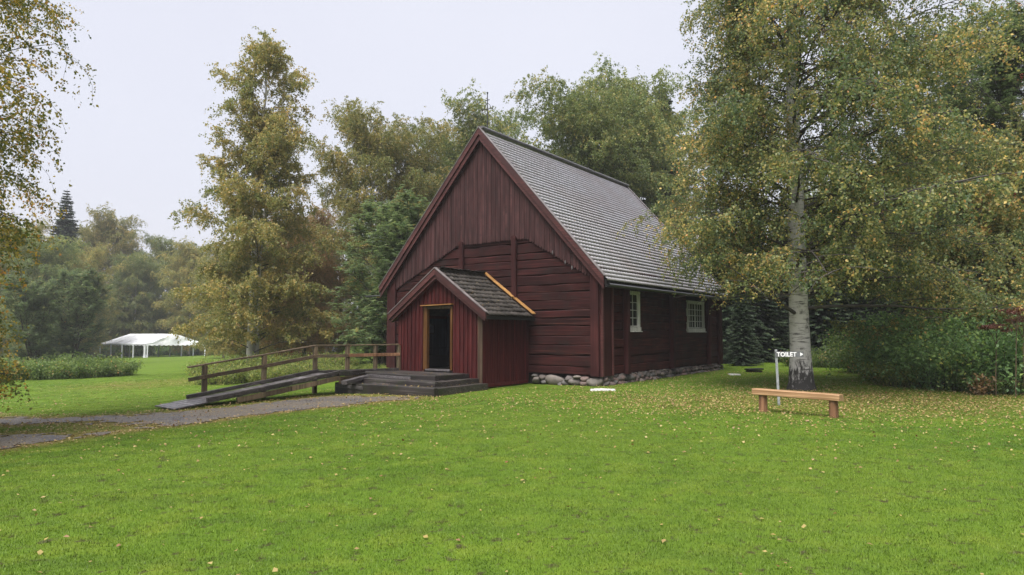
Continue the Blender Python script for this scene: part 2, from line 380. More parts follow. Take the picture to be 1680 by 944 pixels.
c = mix(n, l, mrange(n, l, big, .34, .44, .6, 0), c, (.045, .045, .055))
l.new(c, b.inputs['Base Color']); b.inputs['Roughness'].default_value = .55; bump(n, l, b, vo.outputs['Distance'], .8, .02)

# ------------------------------------------------------------------ the church frame (x right, y back along the long side)
CA = .613; CX, CY = 2.73, 21.37
ca, sa = math.cos(CA), math.sin(CA)
def cw(x, y): return (CX + x * ca + y * sa, CY - x * sa + y * ca)     # church -> world
def wc(X, Y):
    dx, dy = np.asarray(X) - CX, np.asarray(Y) - CY
    return dx * ca - dy * sa, dx * sa + dy * ca
WD, LN = 9.2, 11.5
# ramp line (world): far-side rail line, then near edge
RA = np.array([-6.03, 21.1]); RB = np.array([-9.12, 17.55])
RD = (RB - RA) / np.linalg.norm(RB - RA); RN = np.array([-RD[1], RD[0]]); RN = RN if RN[1] < 0 else -RN
RW = 1.2

# ------------------------------------------------------------------ ground, path
def fbm(x, y, s, seed=0):
    return (np.sin(x*s*1.3+seed)*np.cos(y*s*1.1+seed*2) + .6*np.sin(x*s*2.7-y*s*1.9+seed*3) + .4*np.cos(x*s*5.1+y*s*4.3+seed) + .25*np.sin(x*s*9.7-y*s*11.3+seed*5)) / 2.2
PATH_TOP = [(-60, 27), (-22, 19.2), (-12.2, 16.4), (-10.4, 15.9), (-9.2, 15.9), (-8.3, 16.3), (-7.2, 17.3), (-6.0, 18.8), (-5.2, 20.0), (-3.7, 19.4), (-2.4, 18.4)]
PATH_BOT = [(-60, 12), (-16, 9.6), (-8.04, 10.86), (-7.7, 11.8), (-7.2, 12.8), (-6.6, 13.8), (-5.8, 14.9), (-4.8, 16.0), (-3.7, 17.2), (-2.6, 17.9)]
# signed "inside" measure of the path band using projected coordinates along the band
pt = np.array(PATH_TOP); pb = np.array(PATH_BOT)
poly = np.array(PATH_TOP + PATH_BOT[::-1])
def inside_poly(x, y, P):
    x = np.asarray(x); y = np.asarray(y); r = np.zeros(x.shape, bool); n = len(P)
    for i in range(n):
        x1, y1 = P[i]; x2, y2 = P[(i+1) % n]
        c = ((y1 > y) != (y2 > y)) & (x < (x2-x1)*(y-y1)/(y2-y1+1e-12)+x1)
        r ^= c
    return r
def dist_poly(x, y, P):
    d = np.full(np.shape(x), 1e9); n = len(P)
    for i in range(n):
        a = P[i]; b2 = P[(i+1) % n]; e = b2 - a
        t = np.clip(((x-a[0])*e[0]+(y-a[1])*e[1])/(e@e+1e-12), 0, 1)
        d = np.minimum(d, np.hypot(x-a[0]-t*e[0], y-a[1]-t*e[1]))
    return d
def path_in(x, y):
    """>0 inside the gravel"""
    d = dist_poly(x, y, poly); d = np.where(inside_poly(x, y, poly), d, -d)
    # grassy island between the wheel tracks at the left
    isl = np.hypot((x + 9.9) / 2.6, (y - 13.6 - .25*(x+9.9)*-.4) / .85)
    d = np.minimum(d, (isl - 1) * .7)
    return d + .33 * fbm(x, y, 1.1, 2) + .12 * fbm(x, y, 4.1, 7)
def footprint(x, y):
    cx, cy = wc(x, y)
    ch = (cx > -WD-.1) & (cx < .25) & (cy > -.1) & (cy < LN+.2)
    po = (cx > -6.3) & (cx < -2.55) & (cy > -2.6) & (cy < .1)
    st = (cx > -6.9) & (cx < -2.35) & (cy > -4.95) & (cy < -2.4)
    return ch | po | st
xs = np.concatenate([-np.geomspace(1, 480, 40)[::-1] - 27, np.arange(-27, 22, .22), np.geomspace(1, 480, 40) + 22])
ys = np.concatenate([-np.geomspace(1, 60, 10)[::-1] + 2, np.arange(2.2, 40, .22), np.geomspace(1, 480, 45) + 40])
XX, YY = np.meshgrid(xs, ys); ZZ = gz(XX, YY)
near = (YY < 40) & (np.abs(XX) < 27)
ZZ = ZZ + np.where(near, .012 * fbm(XX, YY, 2.1, 3), 0)
nx, ny = len(xs), len(ys)
ii = (np.arange(ny-1)[:, None] * nx + np.arange(nx-1)[None, :]).ravel()
Q = np.stack([ii, ii+1, ii+nx+1, ii+nx], 1)
me = mesh_np('lawn', np.stack([XX, YY, ZZ], -1).reshape(-1, 3), Q, M['lawn'], smooth=True)
lawn = link('lawn', me, kind='structure')
pin = path_in(XX, YY)
turf = np.clip((-pin - .05) / .75, 0, 1) ** .7 * np.where(footprint(XX, YY), 0, 1)
d = np.hypot(XX, YY)
turf *= np.clip(1.25 - d / 22, .10, 1) * (d < 46) * (YY > 2.5) * (np.abs(XX) < .80 * YY + 2)
a = me.attributes.new('turf', 'FLOAT', 'POINT'); a.data.foreach_set('value', turf.astype(np.float32).ravel())
tree_d = np.hypot((XX - 8.2) / 6.2, (YY - 16.6) / 3.3)
dry = np.clip((pin + .9) / .9, 0, 1) * .75
dry = np.maximum(dry, np.clip(1.15 - tree_d, 0, .55) * (.6 + .5 * fbm(XX, YY, 1.6, 5)))
dry = np.maximum(dry, np.clip(.9 - np.hypot((XX + 15.5) / 5, (YY - 30) / 5), 0, .5) * (.7 + .5 * fbm(XX, YY, 1.2, 9)))
dry = np.clip(dry, 0, 1)
a = me.attributes.new('dry', 'FLOAT', 'POINT'); a.data.foreach_set('value', dry.astype(np.float32).ravel())

# gravel path: ragged-edged sheet a little above the ground
px_ = np.arange(-26, -2.0, .10); py_ = np.arange(8.5, 21, .10)
PXX, PYY = np.meshgrid(px_, py_); PZ = gz(PXX, PYY) + .012 * fbm(PXX, PYY, 2.1, 3) + .012 + .006 * fbm(PXX, PYY, 6, 1)
pi_ = path_in(PXX, PYY); pi_ = pi_ + rng.normal(0, .2, pi_.shape); ok = pi_ > -.05
nxp = len(px_); jj = (np.arange(len(py_)-1)[:, None] * nxp + np.arange(nxp-1)[None, :])
cell = ok[:-1, :-1] & ok[1:, :-1] & ok[:-1, 1:] & ok[1:, 1:]
jj = jj[cell]
Qp = np.stack([jj, jj+1, jj+nxp+1, jj+nxp], 1)
used, inv = np.unique(Qp, return_inverse=True)
link('gravel_path', mesh_np('gravel_path', np.stack([PXX, PYY, PZ], -1).reshape(-1, 3)[used], inv.reshape(-1, 4), M['gravel'], smooth=True), kind='structure')

# ------------------------------------------------------------------ church
church = empty('wooden_church', (CX, CY, 0), -CA, label='dark red log church with steep tiled roof and small gabled porch', cat='church')
SL = 1.12; APEX = 8.92; XM = -WD / 2
def top(x): return APEX - SL * abs(x - XM)                 # top edge line of the bargeboards
# inner core, closed, a hand's breadth behind the log faces
core = [(-WD+.05, .25), (-.32, .25), (-.32, top(-.32)-.55), (XM, APEX-.55), (-WD+.05, top(-WD+.05)-.55)]
prism('inner_wall_core', core, .22, LN-.05, M['dark'], church)
# --- front wall
fw = prism('gable_wall', [(-WD+.03, .30), (-.03, .30), (-.03, top(-.03)-.5), (XM, APEX-.5), (-WD+.03, top(-WD+.03)-.5)], .10, .20, M['dark'], church)
RH = .286; Z0 = .32
k = 0; z = Z0
while z < 5.05:
    RH = random.uniform(.2, .35)
    half = min(WD / 2, (APEX - .55 - (z + RH)) / SL)
    x0, x1 = XM - half, XM + half
    h = RH - .006
    for (s0, s1) in ((x0 + .01, x1 - .01),):
        beam('log', (s0, .06 + random.uniform(-.008, .008), z + RH/2), (s1, .06 + random.uniform(-.008, .008), z + RH/2 + random.uniform(-.012, .012)), .15, h, M['log_x'], fw, ch=.026, segs=18, jit=.015)
    z += RH
RH = .286
# bottom sill slightly proud
# corner boxes and braces on the front
for (xa, xb) in ((-.27, .02), (-WD-.02, -WD+.42)):
    prism('corner_post', [(xa, .30), (xb, .30), (xb, top(xb)-.42), (xa, top(xa)-.42)], -.10, .04, M['post_red'], church)
for (xc, zt) in ((-5.52, 4.86), (-3.2, 4.88)):
    beam('wall_brace', (xc, -.075, .35), (xc, -.075, zt), .20, .14, M['post_red'], church, up=(0, 1, 0), ch=.03, segs=5, jit=.004)
    me = mesh('cap', [(xc + .11*math.cos(t), -.15 + dy, zt - .02 + .10*math.sin(t)) for dy in (0, .14) for t in [i*math.pi/6 for i in range(7)]],
              [tuple(range(7)), tuple(range(13, 6, -1))] + [(i, i+7, i+8, i+1) for i in range(6)] + [(6, 13, 7, 0)], M['post_red'])
    link('brace_cap', me, church)
# gable boards with pointed lower ends
def bottom(x):
    s = -x
    pts = [(0, 3.28), (.44, 3.55), (2.71, 4.86), (5.7, 4.82), (9.2, 3.16)]
    return float(np.interp(s, [p[0] for p in pts], [p[1] for p in pts]))
gb = prism('gable_cladding', [(-WD+.1, 3.75), (-5.7, 5.1), (-2.71, 5.1), (-.1, 3.75), (XM, APEX-.45)], -.04, -.02, M['dark'], church)
bw = .10; i = 0; x = -WD + .02
while x < -.02:
    x2 = min(x + bw - .006, -.02); xm = (x + x2) / 2; bz = bottom(xm) + random.uniform(-.015, .015)
    ta, tb = top(x) - .33, top(x2) - .33
    if min(ta, tb) - bz > .08:
        dy = -.078 if i % 2 else -.068
        pl = [(x, bz), (xm, bz - .055), (x2, bz), (x2, tb)] + ([(XM, APEX-.33)] if x < XM < x2 else []) + [(x, ta)]
        prism('board', pl, dy, -.045, M['gable_board'], gb)
    x += bw; i += 1
for (s, zz) in ((1.65, 4.28), (1.17, 3.93), (.92, 3.74)):      # pale broken board tips
    prism('broken_board_tip', [(-s-.022, zz+.05), (-s-.01, zz-.07), (-s+.024, zz-.02), (-s+.015, zz+.07)], -.105, -.088, M['deck_grey'], church)
# --- side wall
sw = prism('side_wall', [(.2, .28), (LN-.1, .28), (LN-.1, .60), (.2, .60)], -.22, -.14, M['dark'], church, axis='x')
WINS = [(1.98, 2.92, 1.75, 3.08), (7.45, 9.38, 1.73, 2.95)]
cuts = [.02, 1.9, 5.8, 9.95, LN - .02]
z = Z0; row = 0
while z < 3.52:
    segs_ = [(.02, 5.72), ]
    segs_.append((segs_[0][1] + .008, LN - .02))
    for wn in WINS:
        if z + RH - .05 > wn[2] and z + .05 < wn[3]:
            new = []
            for (a0, a1) in segs_:
                if a1 <= wn[0] or a0 >= wn[1]: new.append((a0, a1))
                else:
                    if a0 < wn[0]: new.append((a0, wn[0]))
                    if a1 > wn[1]: new.append((wn[1], a1))
            segs_ = new
    for (a0, a1) in segs_:
        if a1 - a0 > .05:
            beam('log', (-.07 + random.uniform(-.01, .01), a0, z + RH/2), (-.07 + random.uniform(-.01, .01), a1, z + RH/2 + random.uniform(-.01, .01)), .15, RH - .006, M['log_y'], sw, ch=.024, segs=10, jit=.011)
    z += RH
beam('corner_post', (.055, .34, .30), (.055, .34, 3.45), .72, .11, M['post_red'], church, up=(1, 0, 0), ch=.02, segs=4, jit=.003)
beam('corner_board', (.085, .03, .30), (.085, .03, 3.45), .10, .11, M['barge_red'], church, up=(1, 0, 0), ch=.02, segs=4, jit=.002)
beam('corner_board', (.13, .66, .30), (.13, .66, 3.45), .10, .06, M['barge_red'], church, up=(1, 0, 0), ch=.02, segs=4, jit=.002)
for yc in (1.78, 5.72, 9.8):
    beam('wall_brace', (.09, yc, .30), (.09, yc, 3.4), .24, .17, M['post_red'], church, up=(1, 0, 0), ch=.03, segs=5, jit=.004)
beam('corner_post', (.06, LN-.2, .26), (.06, LN-.2, 3.4), .42, .13, M['post_red'], church, up=(1, 0, 0), ch=.02, segs=4, jit=.003)
# back and left walls, plain planked log faces
prism('rear_wall', [(-WD, .28), (-.02, .28), (-.02, 3.45), (XM, APEX-.5), (-WD, 3.45)], LN-.04, LN+.05, M['log_x'], church)
box('left_wall', -WD-.02, -WD+.03, .05, LN-.05, .28, 3.45, M['log_y'], church)
# --- windows
def window(y0, y1, z0, z1, cols, rows, sashes):
    w = empty('window'); w.parent = church
    t = .09
    beam('frame', (.03, y0 - .02, z0 + t/2 - .02), (.03, y1 + .02, z0 + t/2 - .02), .10, t + .05, M['white_paint'], w, segs=1, ch=.006)
    beam('frame', (.02, y0, z1 - t/2), (.02, y1, z1 - t/2), .08, t, M['white_paint'], w, segs=1, ch=.006)
    for yy in (y0 + t/2, y1 - t/2):
        beam('frame', (.018, yy, z0 + t), (.018, yy, z1 - t), t, .08, M['white_paint'], w, up=(1, 0, 0), segs=1, ch=.006)
    beam('sill', (.07, y0 - .03, z0 - .055), (.07, y1 + .03, z0 - .055), .12, .03, M['white_paint'], w, segs=1, ch=.006)
    ya, yb, za, zb = y0 + t, y1 - t, z0 + t + .02, z1 - t
    sw_ = (yb - ya) / sashes
    for s in range(sashes):
        a0 = ya + s * sw_; a1 = a0 + sw_; e = .035
        for yy in (a0 + e/2, a1 - e/2): beam('sash', (-.01, yy, za), (-.01, yy, zb), e, .04, M['white_paint'], w, up=(1, 0, 0), segs=1, ch=.004)
        for zz in (za + e/2, zb - e/2): beam('sash', (-.012, a0 + e, zz), (-.012, a1 - e, zz), .04, e, M['white_paint'], w, segs=1, ch=.004)
        c0, c1, r0, r1 = a0 + e, a1 - e, za + e, zb - e
        cwid = (c1 - c0) / cols; rh = (r1 - r0) / rows
        for i in range(1, cols): beam('glazing_bar', (-.014, c0 + i*cwid, r0), (-.014, c0 + i*cwid, r1), .024, .03, M['white_paint'], w, up=(1, 0, 0), segs=1, ch=.003)
        for j in range(1, rows): beam('glazing_bar', (-.016, c0, r0 + j*rh), (-.016, c1, r0 + j*rh), .03, .024, M['white_paint'], w, segs=1, ch=.003)
        for i in range(cols):
            for j in range(rows):
                box('pane', -.024, -.020, c0 + i*cwid, c0 + (i+1)*cwid - .001, r0 + j*rh, r0 + (j+1)*rh - .001, M['glass'], w)
window(*WINS[0], 2, 4, 1)
window(*WINS[1], 3, 4, 2)
# --- roof
OV = .34
def slope_poly(x_out, off_top, off_bot, side):
    xe = XM + side * (WD/2 + x_out)
    return [(xe, top(xe) + off_top), (XM, APEX + off_top), (XM, APEX + off_bot), (xe, top(xe) + off_bot)]
roof = prism('roof', slope_poly(OV, -.10, -.30, 1), -.17, LN + .20, M['dark'], church)
prism('roof_left_slope', slope_poly(OV, -.10, -.30, -1), -.17, LN + .20, M['shed_roof'], church)
TH = math.atan(SL); cth, sth = math.cos(TH), math.sin(TH)
GA = .19; y0r, y1r = -.16, LN + .18; nwave = 61
cols_ = nwave * 6 + 1
yy = np.linspace(y0r, y1r, cols_); wv = .5 + .5 * np.cos(np.arange(cols_) / 6 * 2 * np.pi); wv = wv ** 1.4
prof = [(.04, -.008 + .016 * wv), (0, .036 + .028 * wv), (GA + .045, -.004 + .018 * wv)]
V = []
for (q, h) in prof:
    # local: q up the slope (towards -x), normal (sth, 0, cth)
    V.append(np.stack([-q * cth + h * sth, yy, q * sth + h * cth], -1))
V = np.concatenate(V)
ii = np.arange(cols_ - 1)
Q = np.concatenate([np.stack([ii + k*cols_, ii + 1 + k*cols_, ii + 1 + (k+1)*cols_, ii + (k+1)*cols_], 1) for k in (0, 1)])
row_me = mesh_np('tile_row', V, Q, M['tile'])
xe = XM + WD/2 + OV + .03; ze = top(xe) - .095
nrow = int((xe - XM) / cth / GA)
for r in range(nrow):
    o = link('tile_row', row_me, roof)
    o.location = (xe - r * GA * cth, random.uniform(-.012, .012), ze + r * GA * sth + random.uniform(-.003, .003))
for s in (1, -1):
    xe_ = XM + s * (WD/2 + .30)
    def sp(x0, x1, ot, ob): return [(x0, top(x0)+ot), (x1, top(x1)+ot), (x1, top(x1)+ob), (x0, top(x0)+ob)]
    prism('bargeboard', sp(xe_, XM + s*.0005, 0, -.235), -.27, -.225, M['barge_red'], church)
    prism('bargeboard', sp(xe_ - s*.02, XM + s*.0005, -.20, -.44), -.222, -.175, M['barge_red'], church)
    prism('bargeboard', sp(xe_, XM + s*.0005, 0, -.30), LN + .205, LN + .25, M['barge_red'], church)
    prism('verge_strip', sp(xe_ + s*.03, XM, .035, .004), -.29, -.14, M['verge'], roof)
    prism('verge_strip', sp(xe_ + s*.03, XM, .035, .004), LN + .17, LN + .27, M['verge'], roof)
beam('ridge_cap', (XM, -.2, APEX + .02), (XM, LN + .25, APEX + .02), .26, .10, M['ridge'], roof, ch=.035, segs=24, jit=.004)
xg = XM + WD/2 + OV
V, Q = tube_arrays([(np.array([(xg + .05, yv, top(xg) - .24) for yv in np.linspace(-.1, LN + .2, 10)]), np.full(10, .05))], 8)
link('gutter', mesh_np('gutter', V, Q, M['gutter'], smooth=True), church)
prism('eaves_fascia', [(xg - .03, top(xg) - .31), (xg - .005, top(xg) - .31), (xg - .005, top(xg) - .12), (xg - .03, top(xg) - .12)], -.165, LN + .19, M['gutter'], church)
# iron bracket sticking out at the left eave
V, Q = tube_arrays([(np.array([(-WD + .1, .0, 3.08), (-WD - .7, -.02, 3.10), (-WD - 1.3, -.02, 3.10)]), np.full(3, .035))], 6)
link('eaves_rod', mesh_np('eaves_rod', V, Q, M['iron']), church)
# iron cross on the ridge
paths = [(np.array([(XM, .25, APEX - .05), (XM, .25, APEX + 1.38)]), np.array([.022, .016]))]
for hh, half in ((APEX + .80, .24), (APEX + 1.13, .09)):
    paths.append((np.array([(XM - half, .25, hh), (XM + half, .25, hh)]), np.array([.016, .016])))
for sx in (-1, 1):
    paths.append((np.array([(XM + sx*.24, .25, hh2) for hh2 in (APEX + .72, APEX + .88)]), np.array([.014, .014])))
    paths.append((np.array([(XM + sx*.02, .25, APEX + 1.02), (XM + sx*.12, .25, APEX + .92), (XM + sx*.16, .25, APEX + .80)]), np.array([.01, .01, .01])))
V, Q = tube_arrays(paths, 6); link('iron_cross', mesh_np('iron_cross', V, Q, M['iron']), church)
me = bpy.data.meshes.new('finial'); bm = bmesh.new(); bmesh.ops.create_icosphere(bm, subdivisions=1, radius=.04, matrix=Matrix.Translation((XM, .25, APEX + 1.4))); bm.to_mesh(me); bm.free(); me.materials.append(M['iron'])
link('cross_knob', me, church)

# --- foundation stones
fd = prism('foundation', [(-WD+.15, -.25), (-.15, -.25), (-.15, .27), (-WD+.15, .27)], .18, LN-.12, M['soil'], church)
stones = []
for i in range(7):
    me = bpy.data.meshes.new('stone'); bm = bmesh.new(); bmesh.ops.create_icosphere(bm, subdivisions=2, radius=1)
    off = Vector((i * 7.3, i * 3.1, 1))
    for v in bm.verts:
        c = v.co.normalized(); nz = mnoise.noise(c * 1.1 + off) * .45 + mnoise.noise(c * 2.6 + off) * .16
        v.co = c * (1 + nz)
        v.co.z = max(-.75, min(.8, v.co.z))
    bm.to_mesh(me); bm.free(); me.materials.append(M['stone'])
    me.polygons.foreach_set('use_smooth', [True] * len(me.polygons)); stones.append(me)
def stone(x, y, z, a, b, c):
    o = link('stone', random.choice(stones), fd)
    o.location = (x, y, z); o.scale = (a, b, c); o.rotation_euler = (random.uniform(-.3, .3), random.uniform(-.3, .3), random.uniform(0, 6.28) if abs(a-b) < .03 else random.uniform(-.25, .25))
for course, (zc, sz) in enumerate(((.03, .125), (.17, .105), (.265, .07))):
    y = .05 + random.random() * .1
    while y < LN - .02:
        w_ = random.uniform(.8, 1.5) * sz
        stone(.02 - course * .03 + random.uniform(-.03, .05), y + w_, zc + random.uniform(-.025, .02) - .04 * y / LN, w_ * random.uniform(.8, 1), w_ * 1.08, sz * random.uniform(.75, 1.05))
        y += 2 * w_ * .93
for (x, zc, a_, c_) in ((-.22, .10, .28, .19), (-.58, .05, .14, .12), (-.56, .20, .15, .10), (-.9, .09, .22, .15), (-.82, .24, .16, .07), (-1.1, .22, .14, .09), (-1.22, .06, .15, .13), (-1.68, .12, .34, .20), (-2.06, .05, .12, .1), (-2.14, .20, .13, .10), (-2.36, .09, .15, .14), (-2.42, .23, .11, .08), (-1.4, .01, .13, .08)):
    stone(x, .06, zc, a_, .2, c_)
x = -6.4
while x > -WD:
    stone(x, .06, .08, .26, .2, .19); x -= .42

# --- porch
P1, P2, PD = -2.67, -6.17, -2.5; PM = (P1 + P2) / 2; PAP = 3.68; PSL = .70
def ptop(x): return PAP - PSL * abs(x - PM)
DX0, DX1, DZ0, DZ1 = -4.90, -3.93, .50, 2.43
pf = empty('porch_front_wall'); pf.parent = church
def front_piece(nm, xa, xb, y0, y1, m, zlo, base=.02, under=.24):
    if DX0 - .16 < (xa + xb) / 2 < DX1 + .08: zlo = DZ1 + .15
    pl = [(xa, zlo), (xb, zlo), (xb, ptop(xb) - under)] + ([(PM, PAP - under)] if xa < PM < xb else []) + [(xa, ptop(xa) - under)]
    prism(nm, pl, y0, y1, m, pf)
x = P2
while x < P1 - .02:
    x2 = min(x + .17, P1)
    # clip boards at the door opening
    parts = []
    L0, L1 = DX0 - .15, DX1 + .075
    if x < L0 < x2: parts = [(x, L0), (L0, x2)]
    elif x < L1 < x2: parts = [(x, L1), (L1, x2)]
    else: parts = [(x, x2)]
    for (a0, a1) in parts:
        if a1 - a0 > .01: front_piece('board', a0 + .002, a1 - .002, PD + random.uniform(-.002, .002), PD + .03, M['porch_red'], .06)
    if x > P2 + .05 and not (DX0 - .17 < x < DX0 - .13):
        front_piece('batten', x - .036, x + .036, PD - .03, PD - .004, M['porch_red'], .05 + random.uniform(-.02, .02))
    x = x2
prism('corner_board', [(P1 - .16, .02), (P1 + .02, .02), (P1 + .02, ptop(P1) - .26), (P1 - .16, ptop(P1 - .16) - .26)], PD - .045, PD - .031, M['corner_brown'], pf)
prism('corner_board', [(P2 - .02, .02), (P2 + .12, .02), (P2 + .12, ptop(P2 + .12) - .26), (P2 - .02, ptop(P2) - .26)], PD - .045, PD - .031, M['porch_red'], pf)
for (xw, sgn) in ((P1, 1), (P2, -1)):
    ps = empty('porch_side_wall'); ps.parent = church
    y = PD + .005; zt = ptop(P1) - .2
    while y < -.12:
        y2 = min(y + .125, -.11)
        prism('board', [(y + .001, .02), (y2 - .001, .02), (y2 - .001, zt), (y + .001, zt)], xw - .03 * sgn, xw + random.uniform(0, .003) * sgn, M['porch_red'], ps, axis='x')
        prism('batten', [(y - .022 + .06, .03), (y + .022 + .06, .03), (y + .022 + .06, zt - .02), (y - .022 + .06, zt - .02)], xw + .004 * sgn, xw + .024 * sgn, M['porch_red'], ps, axis='x')
        y = y2
    prism('sill_board', [(PD - .02, .0), (-.11, .0), (-.11, .10), (PD - .02, .10)], xw + .025 * sgn, xw + .05 * sgn, M['porch_red'], ps, axis='x')
# porch roof
pr = prism('porch_roof', [(P1 + .30, ptop(P1 + .30) - .07), (PM, PAP - .07), (PM, PAP - .17), (P1 + .30, ptop(P1 + .30) - .17)], PD - .20, -.06, M['corner_brown'], church)
prism('porch_roof_deck', [(P2 - .30, ptop(P2 - .30) - .07), (PM - .002, PAP - .07), (PM - .002, PAP - .17), (P2 - .30, ptop(P2 - .30) - .17)], PD - .20, -.06, M['corner_brown'], church)
pth = math.atan(PSL); pc, psn = math.cos(pth), math.sin(pth)
tw, tg = .215, .245; nc = 7
def tile_mesh(sg):
    V = []; us = np.linspace(0, tw * 1.06, nc)
    ph = us / tw * 2 * np.pi
    w_ = .5 - .5 * np.cos(ph); w_ = .03 * w_ - .006 * np.sin(ph)
    for (q, hb) in ((0, .012), (0, .038), (tg + .05, .006), (tg + .05, -.004)):
        h = hb + w_
        V.append(np.stack([sg * (-q * pc + h * psn), us, q * psn + h * pc], -1))
    V = np.concatenate(V); Fq = []
    for k in range(3):
        for j in range(nc - 1): Fq.append((k*nc+j, k*nc+j+1, (k+1)*nc+j+1, (k+1)*nc+j))
    return mesh_np('tile', V, np.array(Fq), M['old_tile'])
tl = {1: tile_mesh(1), -1: tile_mesh(-1)}
ncol = int((2.52) / tw)
for sg in (1, -1):
    xe_ = (P1 + .33) if sg > 0 else (P2 - .33)
    nr = int(abs(xe_ - PM) / pc / tg) + 1
    par = pr if sg > 0 else bpy.data.objects['porch_roof_deck']
    for r in range(nr):
        for c in range(ncol):
            q = r * tg
            o = link('tile', tl[sg], par)
            o.location = (xe_ - sg * q * pc, PD - .12 + c * tw + (.08 if r % 2 else 0) * .3 + random.uniform(-.008, .008), ptop(xe_) - .055 + q * psn + random.uniform(-.004, .012))
            o.rotation_euler = (random.uniform(-.03, .03), random.uniform(-.03, .03), random.uniform(-.05, .05))
for s, xw in ((1, P1 + .29), (-1, P2 - .29)):
    def sp(x0, x1, ot, ob): return [(x0, ptop(x0)+ot), (x1, ptop(x1)+ot), (x1, ptop(x1)+ob), (x0, ptop(x0)+ob)]
    prism('porch_bargeboard', sp(xw, PM + s*.0005, .03, -.17), PD - .25, PD - .205, M['barge_red'], church)
    prism('porch_bargeboard', sp(xw - s*.06, PM + s*.0005, -.14, -.29), PD - .20, PD - .05, M['barge_red'], church)
    prism('porch_bargeboard_cap', sp(xw + s*.02, PM, .062, .034), PD - .27, PD - .15, M['verge'], church)
    prism('porch_eaves_board', [(xw - .012, ptop(xw) - .19), (xw + .012, ptop(xw) - .19), (xw + .012, ptop(xw) - .075), (xw - .012, ptop(xw) - .075)], PD - .2, -.07, M['dark'], church)
beam('porch_ridge', (PM, PD - .13, PAP + .01), (PM, -.08, PAP + .01), .20, .07, M['old_tile'], church, ch=.03, segs=8, jit=.005)
for (xa, xb, tw_) in ((PM + .02, -3.14, .02), (-3.10, P1 + .36, .0)):
    beam('flashing_board', (xa, -.17, ptop(xa) + .075 + tw_), (xb, -.17 - .02, ptop(xb) + .075), .19, .035, M['new_wood'], church, up=(.57, 0, .82), ch=.006, segs=3, jit=.003)
# doorway
dr = empty('doorway'); dr.parent = church
box('jamb', DX0 - .15, DX0, PD - .06, PD + .06, DZ0 - .02, DZ1 + .06, M['new_wood_z'], dr)
box('jamb', DX1, DX1 + .075, PD - .05, PD + .06, DZ0 - .02, DZ1 + .06, M['new_wood_z'], dr)
box('door_head', DX0 + .001, DX1 - .001, PD - .045, PD + .06, DZ1 - .01, DZ1 + .075, M['rail_post'], dr)
beam('drip_board', (DX0 - .22, PD - .08, DZ1 + .10), (DX1 + .13, PD - .08, DZ1 + .125), .16, .03, M['new_wood'], dr, segs=2, ch=.004)
box('threshold', DX0 - .02, DX1 + .02, PD - .10, PD + .10, DZ0 - .05, DZ0, M['deck_grey'], dr)
# porch interior
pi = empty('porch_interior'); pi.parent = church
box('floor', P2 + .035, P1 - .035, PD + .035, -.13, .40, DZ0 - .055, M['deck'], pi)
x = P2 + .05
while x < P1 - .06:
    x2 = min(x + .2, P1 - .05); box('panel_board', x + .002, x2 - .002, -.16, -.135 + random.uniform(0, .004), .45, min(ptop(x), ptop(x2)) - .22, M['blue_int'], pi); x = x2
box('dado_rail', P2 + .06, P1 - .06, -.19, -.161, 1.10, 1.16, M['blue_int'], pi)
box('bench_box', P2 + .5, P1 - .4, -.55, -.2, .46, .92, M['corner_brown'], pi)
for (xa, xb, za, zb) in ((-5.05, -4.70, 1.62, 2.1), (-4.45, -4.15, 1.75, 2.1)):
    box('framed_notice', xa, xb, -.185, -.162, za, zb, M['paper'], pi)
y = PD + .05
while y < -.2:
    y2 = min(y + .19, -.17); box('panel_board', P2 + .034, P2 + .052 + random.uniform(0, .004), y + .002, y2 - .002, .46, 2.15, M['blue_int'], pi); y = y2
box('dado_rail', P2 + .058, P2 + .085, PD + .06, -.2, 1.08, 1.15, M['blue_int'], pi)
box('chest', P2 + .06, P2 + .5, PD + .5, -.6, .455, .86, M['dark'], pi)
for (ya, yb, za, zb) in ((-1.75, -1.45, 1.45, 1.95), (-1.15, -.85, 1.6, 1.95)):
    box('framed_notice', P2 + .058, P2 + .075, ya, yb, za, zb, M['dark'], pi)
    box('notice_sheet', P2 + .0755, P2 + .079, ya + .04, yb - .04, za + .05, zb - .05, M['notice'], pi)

# ------------------------------------------------------------------ steps in front of the porch
steps = empty('wooden_steps', (CX, CY, 0), -CA, label='three tiers of wet dark timber steps before the porch doorway', cat='steps')
gl = g(*cw(-5, -4.8))
TI = [(-4.98, -2.42, -6.45, gl - .1, .14), (-4.55, -2.78, -6.25, .10, .275), (-4.12, -3.15, -6.1, .24, .41)]
for (yf, xr, xl, zb, zt) in TI:
    beam('step_beam', (xl, yf + .07, (zb+zt)/2), (xr, yf + .07, (zb+zt)/2), .14, zt - zb, M['deck'], steps, ch=.012, segs=6, jit=.006)
    beam('step_beam', (xr - .07, yf + .145, (zb+zt)/2 - .002), (xr - .07, PD - .06, (zb+zt)/2 - .002), .14, zt - zb, M['deck'], steps, ch=.012, segs=4, jit=.006)
    y = yf + .15
    while y < PD - .1:
        y2 = min(y + .15, PD - .06)
        if zt > .4 or y < yf + .62:
            beam('tread_plank', (xl + random.uniform(0, .03), (y+y2)/2, zt - .02), (xr - .145, (y+y2)/2, zt - .02), y2 - y - .008, .036, M['deck'], steps, ch=.005, segs=4, jit=.003)
        y = y2
    if zt < .4:
        for x in (xr - .22, ):
            beam('tread_plank', (x - .02, yf + .8, zt - .022), (x - .02, PD - .08, zt - .022), .14, .036, M['deck'], steps, ch=.005, segs=3, jit=.003)
beam('skirting_plank', (-6.2, -4.135, .33), (-4.1, -4.135, .315), .02, .085, M['deck_grey'], steps, ch=.004, segs=4, jit=.004)
